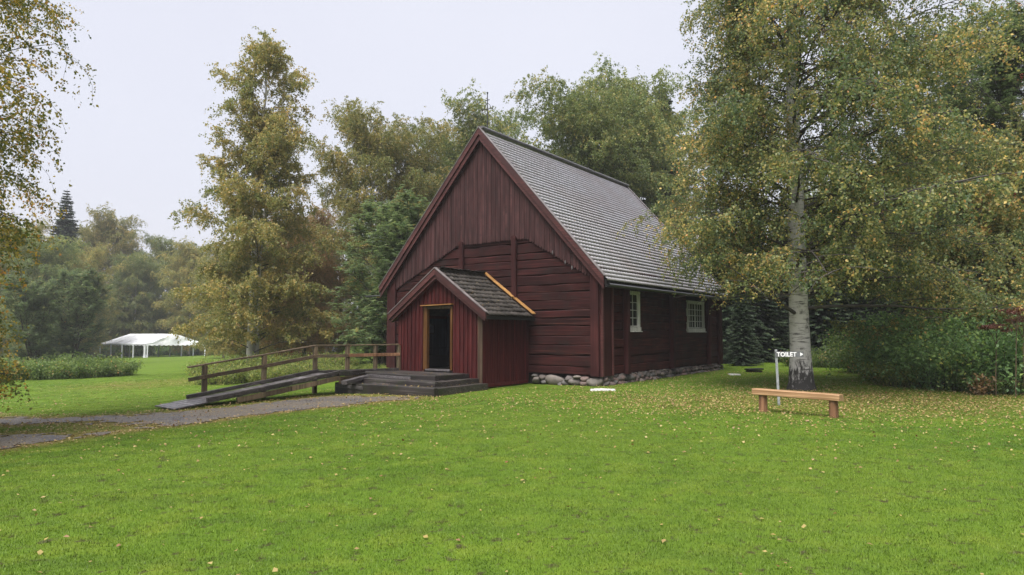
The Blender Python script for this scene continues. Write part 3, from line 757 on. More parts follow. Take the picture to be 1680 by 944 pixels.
beam('skirting_plank', (-6.4, -4.995, .06), (-5.2, -4.995, .03), .02, .10, M['deck_grey'], steps, ch=.004, segs=4, jit=.004)

# ------------------------------------------------------------------ ramp with handrail
ramp_o = empty('wheelchair_ramp', (0, 0, 0), 0, label='long grey plank ramp with one-sided timber handrail leading to the church porch', cat='ramp')
HZ = .42                                                    # landing height
LR = float(np.linalg.norm(RB - RA))
def rz(s):                                                   # deck height along the ramp
    e = g(*(RB + RN * RW / 2))
    return HZ + (e + .05 - HZ) * min(1, max(0, s / LR)) ** .93
def rp3(s, off, dz=0):
    p = RA + RD * s + RN * off
    return Vector((p[0], p[1], rz(s) + dz))
s = -.05
while s < LR:
    s2 = min(s + .15, LR); sm = (s + s2) / 2
    d_ = Vector((RD[0], RD[1], (rz(s2) - rz(s)) / max(.01, s2 - s))).normalized()
    a_ = rp3(sm, .03, random.uniform(-.003, .003)); b_ = rp3(sm, RW - .03, random.uniform(-.003, .003))
    me = beam_mesh('deck_plank', a_, b_, s2 - s - .008, .03, M['deck_grey'], up=tuple(Vector((0, 0, 1)) - d_ * d_.z), ch=.004, segs=3, jit=.002)
    link('deck_plank', me, ramp_o); s = s2
for off in (.02, RW - .02):                                  # kerb beams and stringers
    n_ = 5
    for k in range(n_):
        s0, s1 = -.05 + (LR - .75) * k / n_, -.05 + (LR - .75) * (k + 1) / n_ - .004
        beam('kerb_beam', rp3(s0, off, .075), rp3(s1, off, .075), .095, .10, M['deck'], ramp_o, ch=.01, segs=2, jit=.004)
        if s1 < LR - 1.1: beam('stringer', rp3(s0, off, -.095), rp3(s1, off, -.095), .07, .14, M['rail_post'], ramp_o, ch=.008, segs=2, jit=.004)
# level bridge between ramp head and landing
LA = np.array(cw(-6.1, -2.62)); LB = np.array(cw(-6.1, -4.12))
for k in range(12):
    t0, t1 = k / 12, (k + 1) / 12 - .006
    f0 = RA + (LA - RA) * (t0 + t1) / 2; n0 = (RA + RN * RW) + (LB - RA - RN * RW) * (t0 + t1) / 2
    wdt = np.linalg.norm(LA - RA) * (t1 - t0) * .86
    beam('deck_plank', (f0[0], f0[1], HZ - .017), (n0[0], n0[1], HZ - .017), wdt, .03, M['deck'], ramp_o, ch=.004, segs=2, jit=.002)
nr_ = RA + RN * RW
beam('kerb_beam', (nr_[0], nr_[1], HZ + .03), (LB[0], LB[1], HZ + .02), .10, .14, M['deck'], ramp_o, ch=.01, segs=3, jit=.005)
beam('stringer', (nr_[0] + .03, nr_[1], HZ - .16), (LB[0], LB[1], HZ - .14), .07, .2, M['rail_post'], ramp_o, ch=.01, segs=3, jit=.005)
beam('support_timber', (nr_[0] + .25, nr_[1] - .35, HZ - .20), (LB[0] + .1, LB[1] - .35, HZ - .13), .18, .11, M['deck_grey'], ramp_o, ch=.01, segs=3, jit=.006)
beam('kerb_beam', (RA[0], RA[1], HZ + .035), (LA[0], LA[1], HZ + .03), .09, .09, M['deck'], ramp_o, ch=.01, segs=3, jit=.004)
# posts: on the sloping part at s, on the level part between RA and LA
ppos = []
for s in (LR * .725, LR * .36, .0):
    p = RA + RD * s - RN * .045; ppos.append((p[0], p[1], rz(s)))
LAo = LA + np.array([0, .02])
for t in (.36, .70, 1.0):
    p = RA + (LAo - RA) * t; ppos.append((p[0], p[1] + .05, HZ))
RAILH = .84
for i, (x, y, zd) in enumerate(ppos):
    beam('rail_post', (x, y, min(g(x, y) - .1, zd - .2)), (x + random.uniform(-.01, .01), y, zd + RAILH - .02), .125, .125, M['rail_post'], ramp_o, up=(.75, -.66, 0), ch=.02, segs=4, jit=.003)
rails = [Vector((x, y, zd)) for (x, y, zd) in ppos]
ext = rails[0] + (rails[0] - rails[1]).normalized() * .45
up_off = Vector((.0, -.0, 0))
seq = [ext] + rails
for i in range(len(seq) - 1):
    a_, b_ = seq[i], seq[i+1]
    ov = (b_ - a_).normalized() * .01
    beam('top_rail', a_ + Vector((0, 0, RAILH + .005)), b_ + Vector((0, 0, RAILH + .005)) - ov, .13, .04, M['rail'], ramp_o, ch=.006, segs=3, jit=.003)
    f_ = Vector((.05, -.06, 0)); m_ = M['new_wood_z'] if i >= 4 else M['rail']
    beam('mid_rail', a_ + f_ + Vector((0, 0, RAILH - .32)), b_ + f_ + Vector((0, 0, RAILH - .32)) - ov, .045, .10, M['rail'] if i < 4 else M['bench_leg'], ramp_o, ch=.006, segs=3, jit=.003)

# ------------------------------------------------------------------ bench, sign, small things on the lawn
bx0, by0, bx1, by1 = 5.33, 14.62, 6.36, 13.62
bl = math.hypot(bx1 - bx0, by1 - by0); bang = math.atan2(by1 - by0, bx1 - bx0)
bench = empty('park_bench', ((bx0+bx1)/2, (by0+by1)/2, g(6, 14)), bang, label='backless bench of one thick orange timber beam in front of the large birch', cat='bench')
beam('seat', (-bl/2 - .19, 0, .42), (bl/2 + .15, 0, .40), .24, .125, M['bench'], bench, ch=.012, segs=6, jit=.002)
for sx in (-1, 1):
    V, Q = tube_arrays([(np.array([(sx*bl/2, 0, -.06), (sx*bl/2, 0, .12), (sx*bl/2 - sx*.005, 0, .36)]), np.array([.10, .092, .088]))], 12)
    V = V.copy(); V[:, 0] = np.clip(V[:, 0], sx*bl/2 - .075, sx*bl/2 + .075)
    link('leg', mesh_np('leg', V, Q, M['bench_leg']), bench)
sx_, sy_ = 6.17, 15.91
sign = empty('toilet_sign', (sx_, sy_, g(sx_, sy_)), R(4), label='small grey arrow sign reading TOILET on a steel post behind the bench', cat='sign')
beam('post', (0, 0, -.1), (-.045, 0, 1.28), .055, .03, M['zinc'], sign, up=(0, 1, 0), ch=.004, segs=2)
box('board', -.075, .60, -.035, -.017, 1.105, 1.235, M['sign_grey'], sign)
cu = bpy.data.curves.new('lettering', 'FONT'); cu.body = 'TOILET'; cu.size = .135; cu.extrude = .004; cu.offset = .0035; cu.space_character = 1.08
to = bpy.data.objects.new('tmp_text', cu); COL.objects.link(to)
bpy.context.view_layer.update()
tm = bpy.data.meshes.new_from_object(to.evaluated_get(bpy.context.evaluated_depsgraph_get()))
bpy.data.objects.remove(to)
tm.materials.clear(); tm.materials.append(M['white'])
lo = link('lettering', tm, sign); lo.location = (-.045, -.040, 1.122); lo.rotation_euler = (R(90), 0, 0)
prism('arrow', [(.515, 1.125), (.585, 1.17), (.515, 1.215)], -.042, -.036, M['white'], sign)

o = link('stone_slab', mesh('stone_slab', [(-.38, -.16, 0), (.05, -.2, 0), (.36, -.1, 0), (.38, .1, 0), (-.1, .2, 0), (-.36, .12, 0)] + [(-.36, -.15, .04), (.05, -.19, .045), (.34, -.09, .04), (.36, .1, .04), (-.1, .19, .05), (-.34, .11, .04)],
     [(0, 5, 4, 3, 2, 1), (6, 7, 8, 9, 10, 11)] + [(i, (i+1) % 6, (i+1) % 6 + 6, i + 6) for i in range(6)], M['slab']), label='pale flat stone slab lying in the grass by the church corner', cat='slab')
o.location = (2.63, 19.9, g(2.63, 19.9) - .002)
o = link('stone_slab', mesh('stone_slab', [(-.22, -.15, 0), (.2, -.17, 0), (.25, .12, 0), (-.2, .16, 0), (-.2, -.13, .04), (.18, -.15, .05), (.23, .1, .04), (-.18, .14, .05)],
     [(3, 2, 1, 0), (4, 5, 6, 7)] + [(i, (i+1) % 4, (i+1) % 4 + 4, i + 4) for i in range(4)], M['slab']), label='small pale flat stone on the lawn beside the church rear corner', cat='slab')
o.location = (8.64, 26.7, g(8.64, 26.7))
ub = empty('utility_box', (10.1, 28.65, g(10.1, 28.65)), .2, label='low black box lying on the lawn near the dark spruces', cat='box')
beam('base', (-.30, 0, .04), (.30, 0, .04), .3, .08, M['black'], ub, ch=.02, segs=2)
beam('lid', (-.34, 0, .12), (.34, 0, .14), .36, .06, M['black'], ub, ch=.02, segs=2)

# ------------------------------------------------------------------ party tent
TD = 100.; tx, ty = PX(240, TD), TD; tz = g(tx, ty)
tent = empty('party_tent', (tx, ty, tz), 0, label='white party tent with scalloped edges standing open on the far lawn', cat='tent')
e1 = np.array([math.cos(R(28)), math.sin(R(28))]) * 8.9         # gable end, to the right and back
e2 = np.array([-math.cos(R(28)), math.sin(R(28))]) * 10.4; EH, RHT = 1.98, 3.45
e1 = e1 * np.array([1, .5]); e2 = e2 * np.array([1, .9])
def TPt(a, b, z): p = e1 * a + e2 * b; return (p[0], p[1], z)
na, nb = 16, 18
V = []; Fc = []
for j in range(nb + 1):
    b_ = j / nb
    for i in range(na + 1):
        a_ = i / na; zr_ = EH + (RHT - EH) * (1 - abs(2*a_ - 1))
        sag = -.10 * math.sin(math.pi * (1 - abs(2*a_-1))) * abs(math.sin(b_ * math.pi * 3)) ** .7
        V.append(TPt(a_, b_, zr_ + sag))
for j in range(nb):
    for i in range(na): k = j*(na+1)+i; Fc.append((k, k+1, k+na+2, k+na+1))
link('canopy', mesh('canopy', V, Fc, M['canvas'], smooth=False), tent)
for b_ in (0, 1):
    V = []; Fc = []
    for i in range(na + 1):
        a_ = i / na; zr_ = EH + (RHT - EH) * (1 - abs(2*a_ - 1)); bulge = -.012 * math.sin(a_ * math.pi * 5)
        V += [TPt(a_, b_ + bulge * .3, EH), TPt(a_, b_ + bulge, (EH + zr_) / 2), TPt(a_, b_, zr_ - .01)]
    for i in range(na):
        for r_ in range(2): Fc.append((3*i+r_, 3*i+3+r_, 3*i+4+r_, 3*i+1+r_))
    link('gable_panel', mesh('gable_panel', V, Fc, M['canvas']), tent)
def valance(pa, pb):
    n_ = 13 * 6; V = []; Fc = []
    for i in range(n_ + 1):
        t = i / n_; a_ = pa[0] + (pb[0]-pa[0])*t; b_ = pa[1] + (pb[1]-pa[1])*t
        V += [TPt(a_, b_, EH + .01), TPt(a_, b_, EH - .16 - .10 * abs(math.sin(t * math.pi * 13)))]
    for i in range(n_): Fc.append((2*i, 2*i+2, 2*i+3, 2*i+1))
    link('valance', mesh('valance', V, Fc, M['canvas']), tent)
for pa, pb in (((-.004, -.004), (1.004, -.004)), ((-.004, -.004), (-.004, 1.004)), ((1.004, -.004), (1.004, 1.004)), ((-.004, 1.004), (1.004, 1.004))): valance(pa, pb)
for (a_, b_) in [(0, 0), (1, 0), (0, 1), (1, 1), (0, .25), (0, .5), (0, .75), (1, .25), (1, .5), (1, .75), (.5, 1)]:
    p = TPt(a_, b_, 0); gzz = g(tx + p[0], ty + p[1]) - tz
    beam('leg', (p[0], p[1], gzz - .05), (p[0], p[1], EH), .16, .16, M['canvas'], tent, up=(0, 1, 0), ch=.01, segs=1)
def curtain(a_, b_, r_):
    p = TPt(a_, b_, 0); gzz = g(tx + p[0], ty + p[1]) - tz
    V, Q = tube_arrays([(np.array([(p[0], p[1], gzz), (p[0], p[1], .6), (p[0], p[1], 1.1), (p[0], p[1], EH)]), np.array([r_*1.2, r_*.75, r_*.8, r_*1.1]))], 9)
    link('gathered_curtain', mesh_np('gathered_curtain', V, Q, M['canvas']), tent)
curtain(.01, .015, .2); curtain(.05, .01, .12)
V, Q = tube_arrays([(np.array([TPt(-.01, .80, EH - .1), TPt(-.02, .9, EH - .12), TPt(0, 1.0, EH - .08)]), np.array([.12, .22, .2]))], 8)
link('rolled_curtain', mesh_np('rolled_curtain', V, Q, M['canvas']), tent)
p = TPt(.88, .95, 0); box('notice', p[0] - .25, p[0] + .25, p[1] - .02, p[1], .5, .95, M['white'], tent)

# ------------------------------------------------------------------ small houses glimpsed at the left
def house(name, x, y, rz_, w, dpt, hw, hr, label, cat, wins=True):
    z = g(x, y) - .1
    h = empty(name, (x, y, z), rz_, label=label, cat=cat)
    wl = prism('wall', [(-w/2, 0), (w/2, 0), (w/2, hw), (0, hr), (-w/2, hw)], -dpt/2, dpt/2, M['shed_red'], h)
    for s in (-1, 1):
        k = (hr - hw) / (w/2)
        xo = s * (w/2 + .35)
        prism('roof_slope', [(0, hr + .12), (xo, hr + .12 - k * abs(xo)), (xo, hr - k * abs(xo)), (0, hr)], -dpt/2 - .3, dpt/2 + .3, M['shed_roof'], h)
        prism('bargeboard', [(s*.01, hr + .15), (xo, hr + .15 - k * abs(xo)), (xo, hr - .06 - k * abs(xo)), (s*.01, hr - .06)], -dpt/2 - .34, -dpt/2 - .305, M['shed_roof'], h)
        box('corner_board', s*(w/2) - .07, s*(w/2) + .07, -dpt/2 - .03, -dpt/2 + .12, 0, hw, M['white_paint'], h)
    if wins:
        for xx in (-w*.25, w*.25):
            wd = empty('window'); wd.parent = h
            box('frame', xx - .5, xx + .5, -dpt/2 - .05, -dpt/2 - .002, hw*.35, hw*.35 + 1.2, M['white_paint'], wd)
            box('pane', xx - .4, xx - .02, -dpt/2 - .06, -dpt/2 - .052, hw*.35 + .1, hw*.35 + 1.1, M['glass'], wd)
            box('pane', xx + .02, xx + .4, -dpt/2 - .06, -dpt/2 - .052, hw*.35 + .1, hw*.35 + 1.1, M['glass'], wd)
    return h
house('red_cottage', -39.3, 46, R(20), 5.0, 7, 4.0, 6.2, 'red cottage with grey roof half hidden behind yellow birch leaves', 'house')
house('red_shed', PX(505, 64), 64, R(-8), 4.6, 4, .9, 1.7, 'low red shed glimpsed behind the weeds left of the church', 'shed', wins=False)

# ------------------------------------------------------------------ trees
def smooth_path(p0, d0, length, n, droop=0., wob=.15, lift=0.):
    pts = [np.array(p0, float)]; d_ = np.array(d0, float); d_ /= np.linalg.norm(d_); st = length / (n - 1)
    for i in range(n - 1):
        d_ = d_ + rng.normal(0, wob, 3) * .5 + np.array([0, 0, lift - droop * (i + 1) / n])
        d_ /= np.linalg.norm(d_); pts.append(pts[-1] + d_ * st)
    return np.array(pts)
def along(pts, t):
    n = len(pts) - 1; f = np.clip(t, 0, 1) * n; i = np.minimum(f.astype(int), n - 1); w_ = (f - i)[:, None]
    return pts[i] * (1 - w_) + pts[i+1] * w_
def make_birch(H, Rm, cb, env, n_limb, n_sub, n_twig, n_leaf, lsize, twig_len, trunk_r, lean=(0, 0), droop=.9, twigs=True, bark_m='birch_bark', leaf_m='leaf_hero',
               flare=1.6, rise=.75, stems=1, skip=None, yellow=.25, trunk_sides=14, zcut=None, tri=False, jl=.035):
    """returns dict of mesh data: trunk, limbs, crown"""
    trunks = []; limbs = []; subs = []; tw = []
    LP = []; LD = []; LY = []
    for st in range(stems):
        bx = np.array([0., 0, 0]) if st == 0 else np.array([rng.uniform(-.5, .5), rng.uniform(-.3, .3), 0])
        Hs = H * (1 if st == 0 else rng.uniform(.75, .95))
        nT = 14; hh = np.linspace(0, 1, nT)
        wob = np.cumsum(rng.normal(0, .05, (nT, 2)), 0) * np.linspace(0, 1, nT)[:, None] * (H / 14)
        tp = np.stack([bx[0] + hh * lean[0] * (1 if st == 0 else rng.uniform(-1.5, 2)) + wob[:, 0], bx[1] + hh * lean[1] + wob[:, 1], hh * Hs - .25], 1)
        tr_ = trunk_r * (1 - hh) ** .85 + .012
        tp = np.concatenate([tp[:1], tp[:1] + (tp[1] - tp[0]) * .12, tp[:1] + (tp[1] - tp[0]) * .35, tp[1:]]); tr_ = np.concatenate([[tr_[0] * flare, tr_[0] * (1 + (flare-1)*.6), tr_[0] * (1 + (flare-1)*.2)], tr_[1:]])
        trunks.append((tp, tr_ * (1 if st == 0 else .75)))
        az = rng.uniform(0, 6.28)
        for k in range(n_limb // stems):
            u = (k + rng.uniform(0, 1)) / (n_limb // stems)
            h = cb + (1 - cb) * u ** 1.05 * .97
            az += 2.4 + rng.uniform(-.5, .5)
            r_ = env(h) * Rm * rng.uniform(.62, 1.14)
            if skip is not None and skip(h, az): continue
            base = along(tp, np.array([h]))[0]
            el = rise * (0.25 + .9 * u) + rng.uniform(-.12, .12)
            d0 = np.array([math.cos(az) * math.cos(el), math.sin(az) * math.cos(el), math.sin(el)])
            ln = r_ / max(.45, math.cos(el)) * 1.02
            P = smooth_path(base, d0, ln, 8, droop=.22 * droop * (1 - .5*u), wob=.12)
            if zcut is not None: P[:, 2] = np.maximum(P[:, 2], np.minimum(base[2], min(zcut(P[-1]), 3) + .6))
            rb = max(.010, trunk_r * .22 * (1 - h) ** .6 * (ln / (Rm + .01)) ** .7)
            if zcut is not None:
                hit = False
                for _ in range(14):
                    if zcut(P[-1]) > 900: P = along(P, np.linspace(0, .9, 8)); hit = True
                if hit: P = along(P, np.linspace(0, .65, 8))
            n_before = len(subs)
            ns = max(3, int(n_sub * (.35 + .65 * ln / Rm)))
            for s in range(ns):
                t = .18 + .82 * (s + rng.uniform(0, 1)) / ns
                b0 = along(P, np.array([t]))[0]; tan = along(P, np.array([min(1, t + .05)]))[0] - along(P, np.array([t - .05]))[0]
                tan /= np.linalg.norm(tan) + 1e-9
                sd_ = np.cross(tan, [0, 0, 1.]) * (1 if s % 2 else -1)
                d1 = tan * .7 + sd_ * rng.uniform(.5, 1.1) + np.array([0, 0, rng.uniform(-.15, .5)])
                l1 = ln * rng.uniform(.22, .42) * (1.15 - .5 * t)
                S = smooth_path(b0, d1, l1, 5, droop=.35 * droop, wob=.2)
                if zcut is not None and S[:, 2].min() < zcut(S[-1]) - .1: continue
                subs.append((S, np.linspace(max(.005, rb * .35), .003, 5)))
                cl_y = rng.normal(0, 1)
                for w_ in range(n_twig):
                    t2 = .15 + .85 * (w_ + rng.uniform(0, 1)) / n_twig
                    q0 = along(S, np.array([t2]))[0]
                    dd = rng.normal(0, .55, 3) + (S[-1] - S[0]) / (l1 + 1e-6) * .6 + np.array([0, 0, .1 - .35 * droop])
                    T = smooth_path(q0, dd, twig_len * rng.uniform(.5, 1.3), 5, droop=.75 * droop, wob=.15)
                    if zcut is not None and T[:, 2].min() < zcut(T[-1]): continue
                    tw.append((T[::2], np.array([.0045, .003, .002])))
                    nl = max(2, int(n_leaf * rng.uniform(.6, 1.4)))
                    tt = rng.uniform(.05, 1, nl)
                    LP.append(along(T, tt)); LY.append(np.full(nl, cl_y))
            if len(subs) - n_before >= max(3, ns * .45): limbs.append((P, np.linspace(rb, .005, 8)))
    LP = np.concatenate(LP); LY = np.concatenate(LY); N = len(LP)
    LP = LP + rng.normal(0, jl, (N, 3))
    LD = rng.normal(0, .6, (N, 3)) + np.array([0, 0, -.45])
    NN = rng.normal(0, 1, (N, 3)) + np.array([0, 0, .5])
    size = lsize * rng.uniform(.65, 1.25, N)
    V, Q = leaf_tris(LP, LD, NN, size, .8) if tri else leaf_arrays(LP, LD, NN, size, .72)
    rv = np.clip(.42 + .16 * LY + rng.normal(0, .24, N) + (yellow - .25), 0, 1)
    d = {}
    d['crown'] = mesh_np('crown', V, Q, M[leaf_m], k=3 if tri else 4, attr=rv)
    V, Q = tube_arrays(trunks, trunk_sides)
    V = V + (np.sin(V[:, [2, 0, 1]] * 9) * .012)
    d['trunk'] = mesh_np('trunk', V, Q, M[bark_m], smooth=True)
    A = [tube_arrays(limbs, 6), tube_arrays(subs, 4)]
    if twigs: A.append(tube_arrays(tw[::3], 3))
    off = 0; Vs = []; Qs = []
    for v_, q_ in A: Vs.append(v_); Qs.append(q_ + off); off += len(v_)
    d['limbs'] = mesh_np('limbs', np.concatenate(Vs), np.concatenate(Qs), M['limb'], smooth=True)
    d['n'] = N
    return d
def plant(name, d, x, y, rz_=0., sc=1., label='', cat='tree', group=None, leaf=None, sz=None, dz=0):
    o = empty(name, (x, y, g(x, y) + dz), rz_, label=label, cat=cat, group=group)
    o.scale = (sc, sc, sz or sc)
    for k in ('trunk', 'limbs', 'crown', 'berries'):
        if k in d:
            c = link(k, d[k], o)
            if cat == 'shrub' or k in ('berries', 'limbs'): c['kind'] = 'stuff'
            if leaf and k == 'crown':
                c.material_slots[0].link = 'OBJECT'; c.material_slots[0].material = M[leaf]
    return o
def env_hero(h): return float(np.interp(h, [.1, .2, .32, .5, .7, .85, 1], [.9, 1., 1., .90, .76, .5, .1]))
def env_slim(h): return float(np.interp(h, [.0, .12, .3, .5, .7, .86, 1], [.85, 1., .98, .86, .66, .36, .05]))
def env_wide(h): return float(np.interp(h, [.0, .2, .4, .6, .8, .92, 1], [.35, .7, .95, 1., .85, .55, .15]))

def zc_hero(p):                       # the crown hangs lower on the side away from the church
    w_ = p[0] * math.cos(1.0) - p[1] * math.sin(1.0)
    lim = float(np.interp(p[2], [7, 9, 12], [-5.2, -4.4, -3.6])) + rng.normal(0, .3)
    if w_ < lim or (w_ < lim + 1.0 and rng.uniform() < .45): return 1e3
    return float(np.interp(w_, [-4, -2, 0, 2, 3.5], [3.1, 2.6, 2.9, 2.4, 2.0])) + rng.normal(0, .22)
hero = make_birch(17.5, 5.3, .19, env_hero, 146, 14, 12, 21, .076, .85, .30, zcut=zc_hero, lean=(.3, 0), twigs=True, flare=1.75, rise=.72, trunk_sides=20, yellow=.20)
plant('birch_tree', hero, 8.43, 20.03, 1.0, label='huge birch with yellowing crown and thick white trunk behind the bench', group=None)
leftb = make_birch(13.5, 4.5, .07, lambda h: float(np.interp(h, [0, .1, .3, .5, .85, 1], [1., .96, .94, 1., .8, .3])), 165, 13, 10, 20, .068, .75, .17, leaf_m='leaf_left', yellow=.31, droop=1.0, zcut=lambda p: 1e3 if p[0] + .62 * max(-1.5, p[1]) > np.interp(p[2], [1, 4, 6.5, 8], [4.1, 4.3, 5.0, 5.1]) + rng.normal(0, .2) else .45,
                   skip=lambda h, az: math.cos(az) < -.15)
plant('birch_tree', leftb, -12.2, 11.4, 0., label='near birch with golden hanging twigs at the left picture edge')
mid = make_birch(20.0, 3.7, .12, env_slim, 94, 11, 9, 23, .118, .9, .21, twigs=False, tri=True, jl=.05, bark_m='birch_far', leaf_m='leaf_mid', yellow=.27, zcut=lambda p: 1.7, rise=.95, stems=2, lean=(.2, 0), droop=.8)
plant('birch_tree', mid, PX(412, 40), 40, .7, label='tall twin-stemmed olive brown birch standing alone left of the church')
wide = make_birch(18.5, 4.8, .22, env_wide, 104, 11, 9, 22, .14, 1.1, .19, twigs=False, tri=True, jl=.06, bark_m='birch_far', leaf_m='leaf_green', yellow=.2, rise=1.05, droop=1.15)
BIRCHES = [  # px, depth, scale, rotation, leaf, label
    (618, 50, .85, .4, 'leaf_mid', 'bushy pale birch between the tall birch and the church gable'),
    (780, 56, .93, 2.1, 'leaf_green', 'birch whose crown rises right behind the church gable peak'),
    (965, 46, .86, 4.2, 'leaf_green', 'wide weeping green birch behind the church roof ridge'),
    (1045, 50, .92, 1.3, 'leaf_green', 'green birch behind the rear end of the church roof'),
    (505, 62, .62, 3.1, 'leaf_brown', 'rusty birch right behind the tall twin-stemmed birch'),
    (690, 66, .78, 5.3, 'leaf_mid', 'far olive birch seen left of the church gable peak'),
    (275, 122, .95, .9, 'leaf_green', 'slim green birch behind the right end of the white tent'),
    (172, 118, 1.12, 2.6, 'leaf_mid', 'tall yellow green birch behind the left end of the white tent'),
    (20, 96, .9, 4.9, 'leaf_mid', 'olive birch behind the red cottage at the left edge'),
    (62, 90, .78, .3, 'leaf_green', 'green birch between the cottage and the blue green rowan'),
    (132, 98, .72, 3.9, 'leaf_mid', 'olive birch just behind the blue green rowan'),
    (222, 112, .78, 5.6, 'leaf_green', 'green birch standing behind the middle of the white tent'),
    (312, 108, .80, 2.3, 'leaf_mid', 'olive birch behind the right tent corner'),
    (368, 84, .62, 1.9, 'leaf_mid', 'olive birch left of the tall twin-stemmed birch'),
    (1390, 52, .62, 3.3, 'leaf_green', 'green birch beyond the dark spruces right of the large birch trunk'),
    (1540, 40, .60, .2, 'leaf_dark', 'dark green birch behind the right hand thicket'),
]
for (px, dp, sc, rr, lf, lab) in BIRCHES:
    plant('birch_tree', wide, PX(px, dp), dp, rr, sc, label=lab, group='birches beyond the lawn', leaf=lf)
small = make_birch(10.2, 4.4, .08, lambda h: float(np.interp(h, [0, .2, .5, .8, 1], [.85, 1., .95, .6, .1])), 90, 11, 8, 21, .098, .65, .09, twigs=False, tri=True, leaf_m='leaf_hero', bark_m='brown_bark', stems=3, yellow=.27, rise=.9, zcut=lambda p: 1.3)
plant('birch_tree', small, 15.6, 22.5, .3, .8, label='low yellowing birch spreading over the right hand thicket')
plant('birch_tree', small, PX(500, 47), 47, 2.2, .88, label='rusty bushy birch between the weeds and the tall twin-stemmed birch', leaf='leaf_brown')
plant('birch_tree', small, PX(412, 52), 52, 4.4, .75, label='low olive birch thicket behind the tall twin-stemmed birch', leaf='leaf_mid')
plant('birch_tree', small, PX(405, 50), 50, 1.4, .55, label='low olive birch right of the white tent', leaf='leaf_mid')

# rowan: pinnate leaves
def make_rowan(H, Rm, n_limb, n_sub, n_comp, lsz, leaf_m, berries=0, stems=3, nlf=7, cb=.12):
    trunks = []; limbs = []; CP = []; CDir = []; tips = []
    for st in range(stems):
        a0 = rng.uniform(0, 6.28); tp = smooth_path((.15*math.cos(a0), .15*math.sin(a0), -.2), (.22*math.cos(a0), .22*math.sin(a0), 1), H*rng.uniform(.8, .98), 8, wob=.08, lift=.03)
        trunks.append((tp, np.linspace(.10, .015, 8)))
        az = a0
        for k in range(n_limb // stems):
            h = cb + (1 - cb) * (k + rng.uniform(0, 1)) / (n_limb // stems) * .98
            az += 2.4 + rng.uniform(-.5, .5); el = .35 + .7 * h
            r_ = Rm * (math.sin(math.pi * (h*.8 + .12)) ** .6) * rng.uniform(.7, 1.05)
            P = smooth_path(along(tp, np.array([h]))[0], (math.cos(az)*math.cos(el), math.sin(az)*math.cos(el), math.sin(el)), r_, 6, wob=.15, lift=.02)
            limbs.append((P, np.linspace(.028, .006, 6)))
            for s in range(n_sub):
                t = .2 + .8 * rng.uniform()
                S = smooth_path(along(P, np.array([t]))[0], rng.normal(0, .6, 3) + (P[-1]-P[0])/r_*.7 + np.array([0, 0, .25]), r_*rng.uniform(.2, .38), 4, wob=.2)
                limbs.append((S, np.linspace(.012, .004, 4)))
                tips.append(S[-1])
                for c in range(n_comp):
                    CP.append(along(S, np.array([rng.uniform(.2, 1)]))[0]); d_ = rng.normal(0, .8, 3); d_[2] = abs(d_[2])*.3 - .1; CDir.append(d_ / np.linalg.norm(d_))
    CP = np.array(CP) + rng.normal(0, .06, (len(CP), 3)); CD = np.array(CDir); n = len(CP)
    LPs, LDs, NNs, SZ, RV = [], [], [], [], []
    side = np.cross(CD, [0, 0, 1.]); side /= np.linalg.norm(side, axis=1, keepdims=True) + 1e-9
    nr = np.cross(side, CD) + rng.normal(0, .25, (n, 3)); rv0 = np.clip(.4 + rng.normal(0, .2, n), 0, 1)
    for k in range(nlf):
        t = (k // 2 + .4) / ((nlf + 1) / 2); sg = 0 if k == nlf - 1 else (1 if k % 2 else -1)
        LPs.append(CP + CD * (t * lsz * 2.6)[:, None] if np.ndim(t) else CP + CD * t * lsz * 2.6 + np.array([0, 0, -.35 * lsz * t * t]))
        LDs.append(CD * .55 + side * sg + np.array([0, 0, -.25])); NNs.append(nr); SZ.append(lsz * rng.uniform(.8, 1.15, n)); RV.append(np.clip(rv0 + rng.normal(0, .08, n), 0, 1))
    V, Q = leaf_tris(np.concatenate(LPs), np.concatenate(LDs), np.concatenate(NNs), np.concatenate(SZ), .46)
    d = {'crown': mesh_np('crown', V, Q, M[leaf_m], k=3, attr=np.concatenate(RV))}
    V, Q = tube_arrays(trunks, 8); d['trunk'] = mesh_np('trunk', V, Q, M['brown_bark'], smooth=True)
    V, Q = tube_arrays(limbs, 4); d['limbs'] = mesh_np('limbs', V, Q, M['limb'], smooth=True)
    if berries:
        oc = np.array([(1,0,0),(-1,0,0),(0,1,0),(0,-1,0),(0,0,1),(0,0,-1)]) * .026; of = [(0,2,4),(2,1,4),(1,3,4),(3,0,4),(2,0,5),(1,2,5),(3,1,5),(0,3,5)]
        V = []; Fq = []
        for b_ in rng.choice(len(tips), berries, replace=False):
            for k in range(14):
                p = tips[b_] + rng.normal(0, .06, 3) + np.array([0, 0, -.05]); o_ = len(V); V += list(oc + p); Fq += [(f[0]+o_, f[1]+o_, f[2]+o_) for f in of]
        d['berries'] = mesh_np('berries', np.array(V), np.array(Fq), M['berry'], k=3)
    return d
row_big = make_rowan(12.5, 4.0, 72, 18, 13, .098, 'leaf_rowan', berries=55)
plant('rowan_tree', row_big, PX(1655, 25), 25.0, 0, 1.15, label='tall rowan with red berries at the right picture edge', group='rowans at the right')
plant('rowan_tree', row_big, PX(1560, 27), 27.0, 2.0, .98, label='rowan with few berries between the large birch and the right edge rowan', group='rowans at the right')
plant('rowan_tree', row_big, PX(1740, 26), 26, 4.0, 1.1, label='rowan cut by the right picture edge behind the thicket', group='rowans at the right')
row_g = make_rowan(8.6, 3.2, 72, 16, 13, .12, 'leaf_rowan', stems=4, cb=.06)
plant('rowan_tree', row_g, PX(625, 35), 35, 0, 1.05, label='dense green rowan close to the left wall of the church', group='green rowans')
plant('rowan_tree', row_g, PX(700, 38), 38.5, 1.9, 1.0, label='green rowan peeping out behind the church left eave', group='green rowans')
